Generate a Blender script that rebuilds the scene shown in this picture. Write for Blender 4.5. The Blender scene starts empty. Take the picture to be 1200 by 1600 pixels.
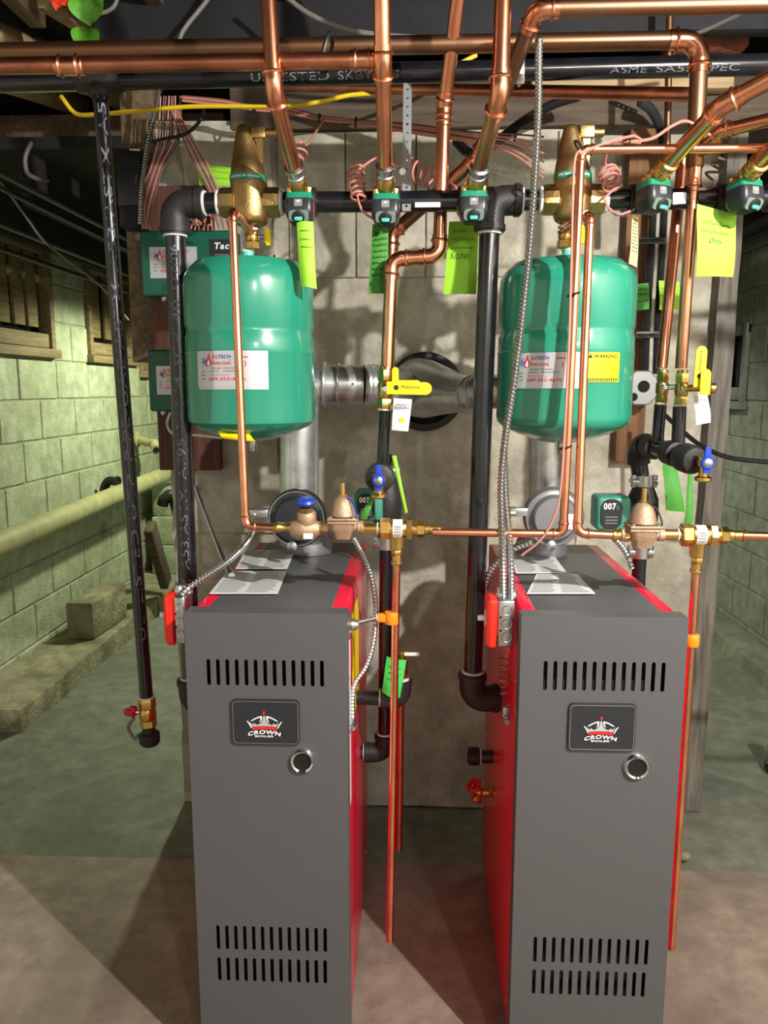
import bpy, bmesh, math, random
from mathutils import Vector, Matrix
random.seed(7)
V = Vector
scene = bpy.context.scene
col = scene.collection

# ------------------------------------------------------------------ camera
FPX = 1205.0                       # focal length in pixels of the 1200 x 1600 frame
CAM_H, PITCH, YAW = 1.37, math.radians(9.1), math.radians(2.2)
cam_data = bpy.data.cameras.new('camera')
cam_data.sensor_fit = 'VERTICAL'
cam_data.sensor_height = 36.0
cam_data.lens = 36.0 * FPX / 1600.0
cam_data.clip_start = 0.02
cam = bpy.data.objects.new('camera', cam_data)
cam.location = (0, 0, CAM_H)
cam.rotation_euler = (math.pi / 2 - PITCH, 0, YAW)
col.objects.link(cam)
scene.camera = cam

# ------------------------------------------------------------------ view, world, lights
scene.view_settings.view_transform = 'Standard'
scene.view_settings.look = 'None'
scene.view_settings.gamma = 1.0
scene.view_settings.use_curve_mapping = False
scene.view_settings.exposure = 0.0
world = bpy.data.worlds.new('world'); scene.world = world
world.use_nodes = True
bg = world.node_tree.nodes['Background']
bg.inputs[0].default_value = (0.85, 0.9, 1.0, 1); bg.inputs[1].default_value = 0.02

def point_light(name, loc, power, color, radius):
    d = bpy.data.lights.new(name, 'POINT'); d.energy = power; d.color = color; d.shadow_soft_size = radius
    o = bpy.data.objects.new(name, d); o.location = loc; col.objects.link(o); return o
point_light('ceiling_bulb', (1.0, 0.18, 2.15), 245, (1.0, 0.955, 0.88), 0.018)
def spot(name, loc, aim, power, color, radius, angle, blend):
    d = bpy.data.lights.new(name, 'SPOT'); d.energy = power; d.color = color; d.shadow_soft_size = radius; d.spot_size = math.radians(angle); d.spot_blend = blend
    o = bpy.data.objects.new(name, d); o.location = loc; o.rotation_euler = (V(aim) - V(loc)).to_track_quat('-Z', 'Y').to_euler(); col.objects.link(o); return o
spot('rear_cutoff_spot', (-0.85, 4.45, 1.93), (-0.95, 4.45, 0.0), 125, (0.95, 1.0, 0.70), 0.05, 165, 0.25)  # rear lamp has no shade; cone cut-off added to darken the upper wall
spot('rear_right_cutoff_spot', (0.95, 5.0, 1.93), (1.0, 5.0, 0.0), 32, (0.95, 1.0, 0.80), 0.05, 150, 0.35)  # cone limited so the rear right wall stays dark higher up; no lampshade
point_light('front_fill', (0.85, -1.3, 2.05), 46, (1.0, 0.97, 0.93), 0.03)  # added fill light behind the camera, no bulb is seen there

# ------------------------------------------------------------------ photo frame -> place
_R = V((math.cos(YAW), math.sin(YAW), 0))
_H = V((-math.sin(YAW), math.cos(YAW), 0))
_F = _H * math.cos(PITCH) - V((0, 0, math.sin(PITCH)))
_U = _H * math.sin(PITCH) + V((0, 0, math.cos(PITCH)))
_C = V((0, 0, CAM_H))
def P(x, y, Y):
    """point of the place at depth Y (metres along the room) seen at photo pixel x, y"""
    d = _F + _R * ((x - 600) / FPX) - _U * ((y - 800) / FPX)
    return _C + d * (Y / d.y)
def PX(x, y, X):
    d = _F + _R * ((x - 600) / FPX) - _U * ((y - 800) / FPX)
    return _C + d * (X / d.x)
def PZ(x, y, z):
    d = _F + _R * ((x - 600) / FPX) - _U * ((y - 800) / FPX)
    return _C + d * ((z - CAM_H) / d.z)
def zc(p): return (p - _C).dot(_F)
def size(px, p): return px * zc(p) / FPX

# ------------------------------------------------------------------ materials
def lin(c):
    c = c / 255.0
    return c / 12.92 if c <= 0.04045 else ((c + 0.055) / 1.055) ** 2.4
def rgb(r, g, b): return (lin(r), lin(g), lin(b), 1)
_M = {}
def mat(name, c, rough=0.5, metal=0.0, var=0.0, vscale=6.0, bump=0.0, bscale=60.0, c2=None, coat=0.0, detail=6.0, dark=None, trans=0.0):
    m = bpy.data.materials.new(name); m.use_nodes = True
    nt = m.node_tree; b = nt.nodes['Principled BSDF']
    b.inputs['Base Color'].default_value = c
    b.inputs['Roughness'].default_value = rough
    b.inputs['Metallic'].default_value = metal
    if coat: b.inputs['Coat Weight'].default_value = coat; b.inputs['Coat Roughness'].default_value = 0.12
    geo = None
    if var > 0 or c2 or bump > 0:
        geo = nt.nodes.new('ShaderNodeNewGeometry')
    if var > 0 or c2:
        n = nt.nodes.new('ShaderNodeTexNoise'); n.inputs['Scale'].default_value = vscale; n.inputs['Detail'].default_value = detail
        n.inputs['Roughness'].default_value = 0.62
        nt.links.new(geo.outputs['Position'], n.inputs['Vector'])
        r = nt.nodes.new('ShaderNodeValToRGB')
        r.color_ramp.elements[0].position = 0.36; r.color_ramp.elements[1].position = 0.66
        a = tuple(max(0, x * (1 - var)) for x in c[:3]) + (1,)
        r.color_ramp.elements[0].color = a
        r.color_ramp.elements[1].color = c2 if c2 else tuple(x * (1 + var) for x in c[:3]) + (1,)
        nt.links.new(n.outputs['Fac'], r.inputs['Fac'])
        nt.links.new(r.outputs['Color'], b.inputs['Base Color'])
    if bump > 0:
        n2 = nt.nodes.new('ShaderNodeTexNoise'); n2.inputs['Scale'].default_value = bscale; n2.inputs['Detail'].default_value = 8
        nt.links.new(geo.outputs['Position'], n2.inputs['Vector'])
        bp = nt.nodes.new('ShaderNodeBump'); bp.inputs['Strength'].default_value = bump; bp.inputs['Distance'].default_value = 0.01
        nt.links.new(n2.outputs['Fac'], bp.inputs['Height'])
        nt.links.new(bp.outputs['Normal'], b.inputs['Normal'])
    _M[name] = m
    return m
def stained(name, base, stain, scale, amount, rough=0.85, bump=0.5, bscale=40, fine=None):
    """surface with broad stains of their own shape and fine grain"""
    m = mat(name, base, rough, 0, var=0.22, vscale=14, bump=bump, bscale=bscale)
    nt = m.node_tree; b = nt.nodes['Principled BSDF']
    src = b.inputs['Base Color'].links[0].from_socket
    geo = nt.nodes.new('ShaderNodeNewGeometry')
    n = nt.nodes.new('ShaderNodeTexNoise'); n.inputs['Scale'].default_value = scale; n.inputs['Detail'].default_value = 9; n.inputs['Distortion'].default_value = 0.6
    nt.links.new(geo.outputs['Position'], n.inputs['Vector'])
    r = nt.nodes.new('ShaderNodeValToRGB'); r.color_ramp.elements[0].position = 0.45; r.color_ramp.elements[1].position = 0.70
    r.color_ramp.elements[1].color = (amount,) * 3 + (1,)
    nt.links.new(n.outputs['Fac'], r.inputs['Fac'])
    mx = nt.nodes.new('ShaderNodeMix'); mx.data_type = 'RGBA'
    nt.links.new(r.outputs['Color'], mx.inputs['Factor'])
    nt.links.new(src, mx.inputs['A']); mx.inputs['B'].default_value = stain
    nt.links.new(mx.outputs['Result'], b.inputs['Base Color'])
    return m
def wood(name, c, c2, rough=0.75, axis='Z', scale=9):
    m = mat(name, c, rough)
    nt = m.node_tree; b = nt.nodes['Principled BSDF']
    geo = nt.nodes.new('ShaderNodeNewGeometry')
    mp = nt.nodes.new('ShaderNodeMapping')
    s = {'X': (0.08, 1, 1), 'Y': (1, 0.08, 1), 'Z': (1, 1, 0.08)}[axis]
    mp.inputs['Scale'].default_value = s
    nt.links.new(geo.outputs['Position'], mp.inputs['Vector'])
    n = nt.nodes.new('ShaderNodeTexNoise'); n.inputs['Scale'].default_value = scale * 6; n.inputs['Detail'].default_value = 8; n.inputs['Distortion'].default_value = 0.4
    nt.links.new(mp.outputs['Vector'], n.inputs['Vector'])
    r = nt.nodes.new('ShaderNodeValToRGB'); r.color_ramp.elements[0].position = 0.3; r.color_ramp.elements[1].position = 0.7
    r.color_ramp.elements[0].color = c; r.color_ramp.elements[1].color = c2
    nt.links.new(n.outputs['Fac'], r.inputs['Fac']); nt.links.new(r.outputs['Color'], b.inputs['Base Color'])
    bp = nt.nodes.new('ShaderNodeBump'); bp.inputs['Strength'].default_value = 0.35; bp.inputs['Distance'].default_value = 0.004
    nt.links.new(n.outputs['Fac'], bp.inputs['Height']); nt.links.new(bp.outputs['Normal'], b.inputs['Normal'])
    return m

copper = mat('copper', rgb(236, 164, 130), 0.24, 1.0, var=0.14, vscale=18)
copper_old = mat('copper_old', rgb(166, 118, 86), 0.42, 1.0, var=0.30, vscale=9, c2=rgb(132, 104, 84))
copper_dark = mat('copper_dark', rgb(190, 122, 96), 0.32, 1.0, var=0.25, vscale=14)
brass = mat('brass', rgb(214, 178, 104), 0.28, 1.0, var=0.10, vscale=30)
bronze = mat('bronze', rgb(176, 148, 98), 0.42, 1.0, var=0.12, vscale=25, bump=0.12, bscale=220)
cast_bronze = mat('cast_bronze', rgb(186, 156, 130), 0.50, 0.6, var=0.10, vscale=40, bump=0.25, bscale=320)
steel = mat('steel', rgb(196, 200, 204), 0.30, 1.0, var=0.10, vscale=20)
galv = mat('galvanized', rgb(206, 210, 212), 0.30, 0.85, var=0.22, vscale=16, bump=0.04, bscale=30)
chrome = mat('chrome', rgb(230, 232, 236), 0.08, 1.0)
black_iron = mat('black_iron', rgb(22, 23, 28), 0.20, 0.0, var=0.3, vscale=30, coat=0.5)
black_cast = mat('black_cast', rgb(46, 44, 45), 0.48, 0.3, var=0.18, vscale=60, bump=0.15, bscale=300)
white_dope = mat('white_dope', rgb(214, 214, 214), 0.7)
grey_jacket = mat('grey_jacket', rgb(89, 89, 92), 0.42, 0.15, var=0.05, vscale=240, bump=0.03, bscale=900)
red_jacket = mat('red_jacket', rgb(224, 12, 60), 0.32, 0.0, coat=0.3)
void = mat('slot_dark', rgb(8, 8, 9), 0.9)  # near-black colour also stands for the shade inside slots and holes
tank_green = mat('tank_green', rgb(38, 140, 116), 0.24, 0.0, coat=0.6)
box_green = mat('box_green', rgb(18, 92, 74), 0.38)
valve_green = mat('valve_green', rgb(28, 128, 100), 0.36)
pump_green = mat('pump_green', rgb(62, 142, 122), 0.4)
valve_black = mat('valve_black', rgb(40, 42, 48), 0.36)
valve_grey = mat('valve_grey', rgb(112, 132, 124), 0.42)
teal = mat('teal_button', rgb(86, 206, 186), 0.35)
paper = mat('paper', rgb(224, 226, 228), 0.5)
silver_paper = mat('silver_paper', rgb(198, 200, 206), 0.34, 0.35)
ink = mat('ink', rgb(28, 28, 32), 0.7)
ink_grey = mat('ink_grey', rgb(120, 122, 128), 0.7)
ink_red = mat('ink_red', rgb(214, 30, 38), 0.6)
ink_pink = mat('ink_pink', rgb(230, 120, 120), 0.6)
ink_blue = mat('ink_blue', rgb(34, 66, 160), 0.6)
ink_cyan = mat('ink_cyan', rgb(40, 136, 210), 0.6)
ink_white = mat('ink_white', rgb(240, 240, 242), 0.6)
pipe_print = mat('pipe_print', rgb(108, 112, 122), 0.6)
tag_green = mat('tag_green', rgb(150, 216, 50), 0.6)
tag_dark = mat('tag_dark_green', rgb(62, 140, 44), 0.6)
tag_mint = mat('tag_mint', rgb(70, 205, 96), 0.6)
tag_yellow = mat('tag_cream', rgb(206, 204, 140), 0.7)
hand_ink = mat('hand_ink', rgb(46, 84, 30), 0.7)
yellow = mat('yellow_plastic', rgb(242, 222, 10), 0.4)
yellow_cable = mat('yellow_cable', rgb(226, 196, 30), 0.45)
blue_handle = mat('blue_handle', rgb(26, 62, 176), 0.35)
orange = mat('orange_plastic', rgb(238, 140, 24), 0.42)
red_paint = mat('red_paint', rgb(190, 20, 34), 0.4)
switch_red = mat('switch_red', rgb(240, 42, 28), 0.4)
white_plastic = mat('white_plastic', rgb(226, 226, 220), 0.4)
pink_wire = mat('pink_wire', rgb(196, 128, 116), 0.5)
brown_wire = mat('brown_wire', rgb(104, 74, 70), 0.55)
black_rubber = mat('black_rubber', rgb(22, 22, 24), 0.5)
grey_cable = mat('grey_cable', rgb(110, 108, 104), 0.55)
zinc = mat('zinc', rgb(160, 164, 168), 0.42, 0.45)
front_paint = mat('front_paint', rgb(196, 194, 184), 0.85, var=0.08)
flex_grey = mat('flex_grey', rgb(64, 66, 68), 0.45, 0.4)
damper_grey = mat('damper_grey', rgb(132, 134, 138), 0.38, 0.5)
floor_front = stained('floor_front', rgb(146, 133, 120), rgb(104, 92, 82), 2.2, 0.75, 0.62, 0.35, 30)
floor_back = stained('floor_back', rgb(126, 130, 116), rgb(94, 97, 82), 1.7, 0.7, 0.7, 0.35, 26)
block_paint = stained('block_paint', rgb(168, 176, 148), rgb(140, 146, 112), 2.6, 0.55, 0.8, 0.55, 70)
mortar = mat('mortar', rgb(150, 156, 130), 0.9, var=0.2, vscale=20, bump=0.4, bscale=90)
block_grey = stained('block_grey', rgb(128, 132, 122), rgb(92, 96, 86), 2.0, 0.6, 0.85, 0.5, 60)
parge = stained('parge', rgb(182, 178, 163), rgb(122, 116, 101), 2.4, 0.75, 0.85, 0.6, 45)
rough_stone = stained('rough_stone', rgb(150, 146, 118), rgb(96, 90, 66), 5, 0.8, 0.92, 1.0, 55)
dark_soot = mat('dark_soot', rgb(22, 21, 20), 0.9, var=0.3)
ceil_dark = mat('ceiling_dark', rgb(38, 35, 32), 0.95, var=0.35, vscale=8, bump=0.3, bscale=40)  # darkness of the unlit rear joists is put into this colour
beam_black = mat('beam_black', rgb(28, 29, 34), 0.85, var=0.3, vscale=10)
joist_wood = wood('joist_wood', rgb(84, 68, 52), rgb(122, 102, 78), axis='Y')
old_beam = wood('old_beam', rgb(58, 48, 40), rgb(98, 84, 68), axis='X')
pale_wood = wood('pale_wood', rgb(150, 126, 92), rgb(184, 160, 120), axis='X')
ply = wood('ply', rgb(72, 42, 34), rgb(98, 62, 50), axis='Z', scale=14)
brown_board = wood('brown_board', rgb(88, 58, 38), rgb(132, 94, 62), axis='Z', scale=8)
grey_post = wood('grey_post', rgb(70, 68, 64), rgb(124, 118, 108), axis='Z', scale=10)
window_wood = wood('window_wood', rgb(104, 90, 62), rgb(146, 128, 90), axis='Y', scale=10)
glass_dark = mat('glass_dark', rgb(20, 22, 22), 0.12, coat=0.5)
green_pipe = mat('green_pipe', rgb(170, 168, 122), 0.6, var=0.15, vscale=12)
brick_red = mat('brick_red', rgb(140, 82, 62), 0.9, var=0.3, vscale=14, bump=0.5)
leaf_green = mat('leaf_green', rgb(96, 168, 50), 0.45, var=0.25, vscale=30)
petal_red = mat('petal_red', rgb(236, 66, 34), 0.5, var=0.2, vscale=40)
can_red = mat('can_red', rgb(128, 60, 44), 0.45)

# ------------------------------------------------------------------ mesh tools
def basis(axis):
    a = V(axis).normalized()
    t = V((0, 0, 1)) if abs(a.z) < 0.9 else V((1, 0, 0))
    u = t.cross(a).normalized(); w = a.cross(u)
    return u, w, a
class Fr:
    """local frame: u right, v up, w out"""
    def __init__(s, o, right=(1, 0, 0), up=(0, 0, 1)):
        s.o = V(o); s.r = V(right).normalized(); s.u = V(up); s.u = (s.u - s.r * s.u.dot(s.r)).normalized(); s.n = s.r.cross(s.u)
    def pt(s, u, v, w=0): return s.o + s.r * u + s.u * v + s.n * w
    def at(s, u, v, w=0): return Fr(s.pt(u, v, w), s.r, s.u)
class MB:
    def __init__(s): s.v = []; s.f = []
    def add(s, vs, fs):
        k = len(s.v); s.v += [V(p) for p in vs]; s.f += [tuple(i + k for i in f) for f in fs]; return s
    def box(s, c, d, fr=None):
        c = V(c); h = V(d) / 2; pts = []
        for sx in (-1, 1):
            for sy in (-1, 1):
                for sz in (-1, 1):
                    q = V((sx * h.x, sy * h.y, sz * h.z))
                    pts.append(c + (q if fr is None else fr.r * q.x - fr.n * q.y + fr.u * q.z))
        return s.add(pts, [(0, 1, 3, 2), (4, 6, 7, 5), (0, 4, 5, 1), (2, 3, 7, 6), (0, 2, 6, 4), (1, 5, 7, 3)])
    def rbox(s, c, d, bev=0.004, fr=None, seg=2):
        bm = bmesh.new(); bmesh.ops.create_cube(bm, size=1)
        for q in bm.verts: q.co = V((q.co.x * d[0], q.co.y * d[1], q.co.z * d[2]))
        bmesh.ops.bevel(bm, geom=bm.edges[:], offset=bev, segments=seg, affect='EDGES', profile=0.5)
        bm.verts.index_update(); c = V(c)
        pts = [c + (q.co if fr is None else fr.r * q.co.x - fr.n * q.co.y + fr.u * q.co.z) for q in bm.verts]
        fs = [tuple(q.index for q in f.verts) for f in bm.faces]; bm.free()
        return s.add(pts, fs)
    def tube(s, pts, r, n=14, caps=True):
        pts = [V(p) for p in pts]; m = len(pts)
        rs = r if isinstance(r, (list, tuple)) else [r] * m
        t0 = (pts[1] - pts[0]).normalized(); u, w, _ = basis(t0); vs = []; fs = []
        for i, p in enumerate(pts):
            if i == 0: t = t0
            elif i == m - 1: t = (pts[i] - pts[i - 1]).normalized()
            else: t = ((pts[i] - pts[i - 1]).normalized() + (pts[i + 1] - pts[i]).normalized()).normalized()
            u = (u - t * u.dot(t)).normalized(); w = t.cross(u)
            for k in range(n):
                a = 2 * math.pi * k / n
                vs.append(p + (u * math.cos(a) + w * math.sin(a)) * rs[i])
        for i in range(m - 1):
            for k in range(n):
                a, b = i * n + k, i * n + (k + 1) % n
                fs.append((a, b, b + n, a + n))
        if caps: fs.append(tuple(range(n - 1, -1, -1))); fs.append(tuple((m - 1) * n + k for k in range(n)))
        return s.add(vs, fs)
    def cyl(s, a, b, r0, r1=None, n=20): return s.tube([a, b], [r0, r0 if r1 is None else r1], n)
    def lathe(s, prof, o, axis=(0, 0, 1), n=28, cap=True, phase=0.0):
        u, w, a = basis(axis); o = V(o); vs = []; fs = []
        for (r, h) in prof:
            for k in range(n):
                t = 2 * math.pi * k / n + phase
                vs.append(o + a * h + (u * math.cos(t) + w * math.sin(t)) * r)
        for i in range(len(prof) - 1):
            for k in range(n):
                p, q = i * n + k, i * n + (k + 1) % n
                fs.append((p, q, q + n, p + n))
        if cap: fs.append(tuple(range(n - 1, -1, -1))); m = len(prof) - 1; fs.append(tuple(m * n + k for k in range(n)))
        return s.add(vs, fs)
    def hexa(s, a, b, r, phase=0.26):
        a, b = V(a), V(b); L = (b - a).length
        return s.lathe([(r * 0.9, 0), (r, L * 0.1), (r, L * 0.9), (r * 0.9, L)], a, b - a, n=6, phase=phase)
    def prism(s, poly, vec):
        vec = V(vec); n = len(poly); poly = [V(p) for p in poly]
        vs = poly + [p + vec for p in poly]
        fs = [tuple(range(n - 1, -1, -1)), tuple(range(n, 2 * n))] + [(i, (i + 1) % n, (i + 1) % n + n, i + n) for i in range(n)]
        return s.add(vs, fs)
    def loft(s, fr, secs, n=5, rad=0.35):
        """rounded rectangular sections (v, width, depth, w offset) stacked along fr.u"""
        vs = []; fs = []; m = 4 * n
        for (v, wd, dp, wo) in secs:
            rr = rad * min(wd, dp)
            for q, (sx, sy) in enumerate(((1, 1), (-1, 1), (-1, -1), (1, -1))):
                for k in range(n):
                    a = math.pi / 2 * (q + k / (n - 1))
                    vs.append(fr.pt(sx * (wd / 2 - rr) + rr * math.cos(a), v, wo + sy * (dp / 2 - rr) + rr * math.sin(a)))
        for i in range(len(secs) - 1):
            for k in range(m):
                a, b = i * m + k, i * m + (k + 1) % m
                fs.append((a, a + m, b + m, b))
        fs.append(tuple(range(m))); k0 = (len(secs) - 1) * m; fs.append(tuple(k0 + k for k in range(m - 1, -1, -1)))
        return s.add(vs, fs)
    def ball(s, c, r, n=12, sc=(1, 1, 1)):
        prof = [(math.sin(math.pi * i / n), -math.cos(math.pi * i / n)) for i in range(n + 1)]
        k = len(s.v); s.lathe([(max(1e-4, a), b) for a, b in prof], (0, 0, 0), n=n + 4)
        for i in range(k, len(s.v)): q = s.v[i]; s.v[i] = V(c) + V((q.x * r * sc[0], q.y * r * sc[1], q.z * r * sc[2]))
        return s
    def torus(s, c, axis, R, r, n=24, m=8):
        u, w, a = basis(axis); vs = []; fs = []
        for i in range(n):
            t = 2 * math.pi * i / n; d = u * math.cos(t) + w * math.sin(t)
            for k in range(m):
                q = 2 * math.pi * k / m
                vs.append(V(c) + d * (R + r * math.cos(q)) + a * (r * math.sin(q)))
        for i in range(n):
            for k in range(m):
                fs.append((i * m + k, ((i + 1) % n) * m + k, ((i + 1) % n) * m + (k + 1) % m, i * m + (k + 1) % m))
        return s.add(vs, fs)
    def build(s, name, m, parent=None, smooth=True, origin=None):
        o = mesh_obj(name, s.v, s.f, m, parent, smooth, origin); return o
def wloc(o):
    p = V((0, 0, 0))
    while o is not None: p += o.location; o = o.parent
    return p
def finish(me, smooth):
    me.validate(verbose=False)
    bm = bmesh.new(); bm.from_mesh(me); bmesh.ops.recalc_face_normals(bm, faces=bm.faces); bm.to_mesh(me); bm.free()
    if smooth:
        me.polygons.foreach_set('use_smooth', [True] * len(me.polygons))
        me.set_sharp_from_angle(angle=math.radians(38))
def mesh_obj(name, vs, fs, m, parent=None, smooth=True, origin=None):
    base = wloc(parent) if parent else (V(origin) if origin is not None else V((sum(p.x for p in vs) / len(vs), sum(p.y for p in vs) / len(vs), min(p.z for p in vs))))
    me = bpy.data.meshes.new(name)
    me.from_pydata([tuple(p - base) for p in vs], [], fs)
    me.materials.append(m); finish(me, smooth)
    o = bpy.data.objects.new(name, me); col.objects.link(o)
    if parent: o.parent = parent
    else: o.location = base
    return o
def tag(o, label, cat, group=None):
    o['label'] = label; o['category'] = cat
    if group: o['group'] = group
    return o
def thing(name, label, cat, loc, group=None):
    o = bpy.data.objects.new(name, None); col.objects.link(o); o.location = V(loc); o.empty_display_size = 0.05
    return tag(o, label, cat, group)
def struct(o): o['kind'] = 'structure'; return o

def curve_mesh(polys, thick=0.0, bevel=0.0):
    """filled flat outline with holes -> verts (u, v, w), faces"""
    cu = bpy.data.curves.new('tmp', 'CURVE'); cu.dimensions = '2D'; cu.fill_mode = 'BOTH'; cu.extrude = thick / 2; cu.bevel_depth = bevel
    for pl in polys:
        sp = cu.splines.new('POLY'); sp.points.add(len(pl) - 1); sp.use_cyclic_u = True
        for i, (x, y) in enumerate(pl): sp.points[i].co = (x, y, 0, 1)
    return _eat(cu)
def _eat(cu):
    ob = bpy.data.objects.new('tmp', cu); col.objects.link(ob)
    dg = bpy.context.evaluated_depsgraph_get(); dg.update()
    me = bpy.data.meshes.new_from_object(ob.evaluated_get(dg))
    vs = [q.co.copy() for q in me.vertices]; fs = [tuple(p.vertices) for p in me.polygons]
    bpy.data.objects.remove(ob); bpy.data.meshes.remove(me); bpy.data.curves.remove(cu)
    return vs, fs
_tc = {}
def text_geo(s, bold=0.0, shear=0.0):
    key = (s, bold, shear)
    if key not in _tc:
        cu = bpy.data.curves.new('tmp', 'FONT'); cu.body = s; cu.size = 1; cu.offset = bold; cu.shear = shear; cu.resolution_u = 3
        cu.space_character = 1.0 + bold * 4
        vs, fs = _eat(cu)
        x0 = min(p.x for p in vs); x1 = max(p.x for p in vs); y0 = min(p.y for p in vs); y1 = max(p.y for p in vs)
        _tc[key] = ([((p.x - x0) / (x1 - x0), (p.y - y0) / (y1 - y0)) for p in vs], fs, (x1 - x0) / max(1e-6, y1 - y0))
    return _tc[key]
def lettering(s, mp, u0, v0, w, h, m, parent, bold=0.012, shear=0.0, name='lettering', wrap=None, parts=None):
    """text fitted into a box w x h at (u0, v0); mp maps (u, v) to a point of the surface"""
    vs, fs, asp = text_geo(s, bold, shear)
    if h is None: h = w / asp
    if w is None: w = h * asp
    pts = []
    for (a, b) in vs:
        u, v = u0 + a * w, v0 + b * h
        if wrap: u, v = wrap(u, v)
        pts.append(mp(u, v))
    if parts is not None: parts.add(pts, fs); return None
    return mesh_obj(name, pts, fs, m, parent, smooth=False)
def rrect(w, h, r, n=5, cx=0, cy=0):
    out = []
    for q, (sx, sy) in enumerate(((1, 1), (-1, 1), (-1, -1), (1, -1))):
        for k in range(n):
            a = math.pi / 2 * (q + k / (n - 1))
            out.append((cx + sx * (w / 2 - r) + r * math.cos(a), cy + sy * (h / 2 - r) + r * math.sin(a)))
    return out
def plate(fr, polys, thick, m, name, parent, bevel=0.0, smooth=False):
    vs, fs = curve_mesh(polys, thick, bevel)
    return mesh_obj(name, [fr.pt(p.x, p.y, p.z) for p in vs], fs, m, parent, smooth)
def sheet(mp, u0, u1, v0, v1, nu, nv, thick, m, name, parent, smooth=True):
    """thin sheet following a surface map mp(u, v, w)"""
    vs = []; fs = []; N = (nu + 1) * (nv + 1)
    for w in (0, thick):
        for j in range(nv + 1):
            for i in range(nu + 1):
                vs.append(mp(u0 + (u1 - u0) * i / nu, v0 + (v1 - v0) * j / nv, w))
    for j in range(nv):
        for i in range(nu):
            a = j * (nu + 1) + i; b = a + nu + 1
            fs.append((a, a + 1, b + 1, b)); fs.append((a + N, b + N, b + 1 + N, a + 1 + N))
    rim = [i for i in range(nu)] + [j * (nu + 1) + nu for j in range(nv)] + [nv * (nu + 1) + i for i in range(nu, 0, -1)] + [j * (nu + 1) for j in range(nv, 0, -1)]
    for k in range(len(rim)):
        a, b = rim[k], rim[(k + 1) % len(rim)]
        fs.append((a, a + N, b + N, b))
    return mesh_obj(name, vs, fs, m, parent, smooth)

# ------------------------------------------------------------------ pipes
def smooth_path(pts, n=10):
    pts = [V(p) for p in pts]; out = []
    for i in range(len(pts) - 1):
        p0 = pts[i - 1] if i else pts[0] * 2 - pts[1]
        p1, p2 = pts[i], pts[i + 1]
        p3 = pts[i + 2] if i + 2 < len(pts) else pts[-1] * 2 - pts[-2]
        for k in range(n):
            t = k / n
            out.append(0.5 * ((2 * p1) + (p2 - p0) * t + (2 * p0 - 5 * p1 + 4 * p2 - p3) * t * t + (3 * p1 - p0 - 3 * p2 + p3) * t ** 3))
    out.append(pts[-1]); return out
def arc(a, b, c, R, n=8):
    """fillet at b between a-b and b-c: arc points"""
    d0 = (a - b).normalized(); d1 = (c - b).normalized()
    ang = d0.angle(d1); L = min(R / math.tan(ang / 2), 0.48 * (a - b).length, 0.48 * (c - b).length)
    Rr = L * math.tan(ang / 2); ctr = b + (d0 + d1).normalized() * (Rr / math.sin(ang / 2))
    s = b + d0 * L; e = b + d1 * L; vs = s - ctr; ve = e - ctr
    tot = vs.angle(ve) if vs.length > 1e-6 else 0; ax = vs.cross(ve)
    if ax.length < 1e-9: return [s, e]
    return [ctr + Matrix.Rotation(tot * k / n, 3, ax.normalized()) @ vs for k in range(n + 1)]
def bead(mb, p, d, r, k=1.0):
    mb.torus(p, d, r, r * 0.16 * k, n=20, m=6)
def press_coupling(parent, p, d, r, L=None, m=None, name='coupling'):
    """copper press coupling: sleeve with a raised bead near both ends"""
    d = V(d).normalized(); L = L or r * 4.6; m = m or copper
    a, b = V(p) - d * L / 2, V(p) + d * L / 2; mb = MB()
    mb.lathe([(r * 1.02, 0), (r * 1.14, r * 0.12), (r * 1.14, L - r * 0.12), (r * 1.02, L)], a, d, n=20)
    for q in (a + d * r * 0.75, b - d * r * 0.75): bead(mb, q, d, r * 1.2)
    return mb.build(name, m, parent)
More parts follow.
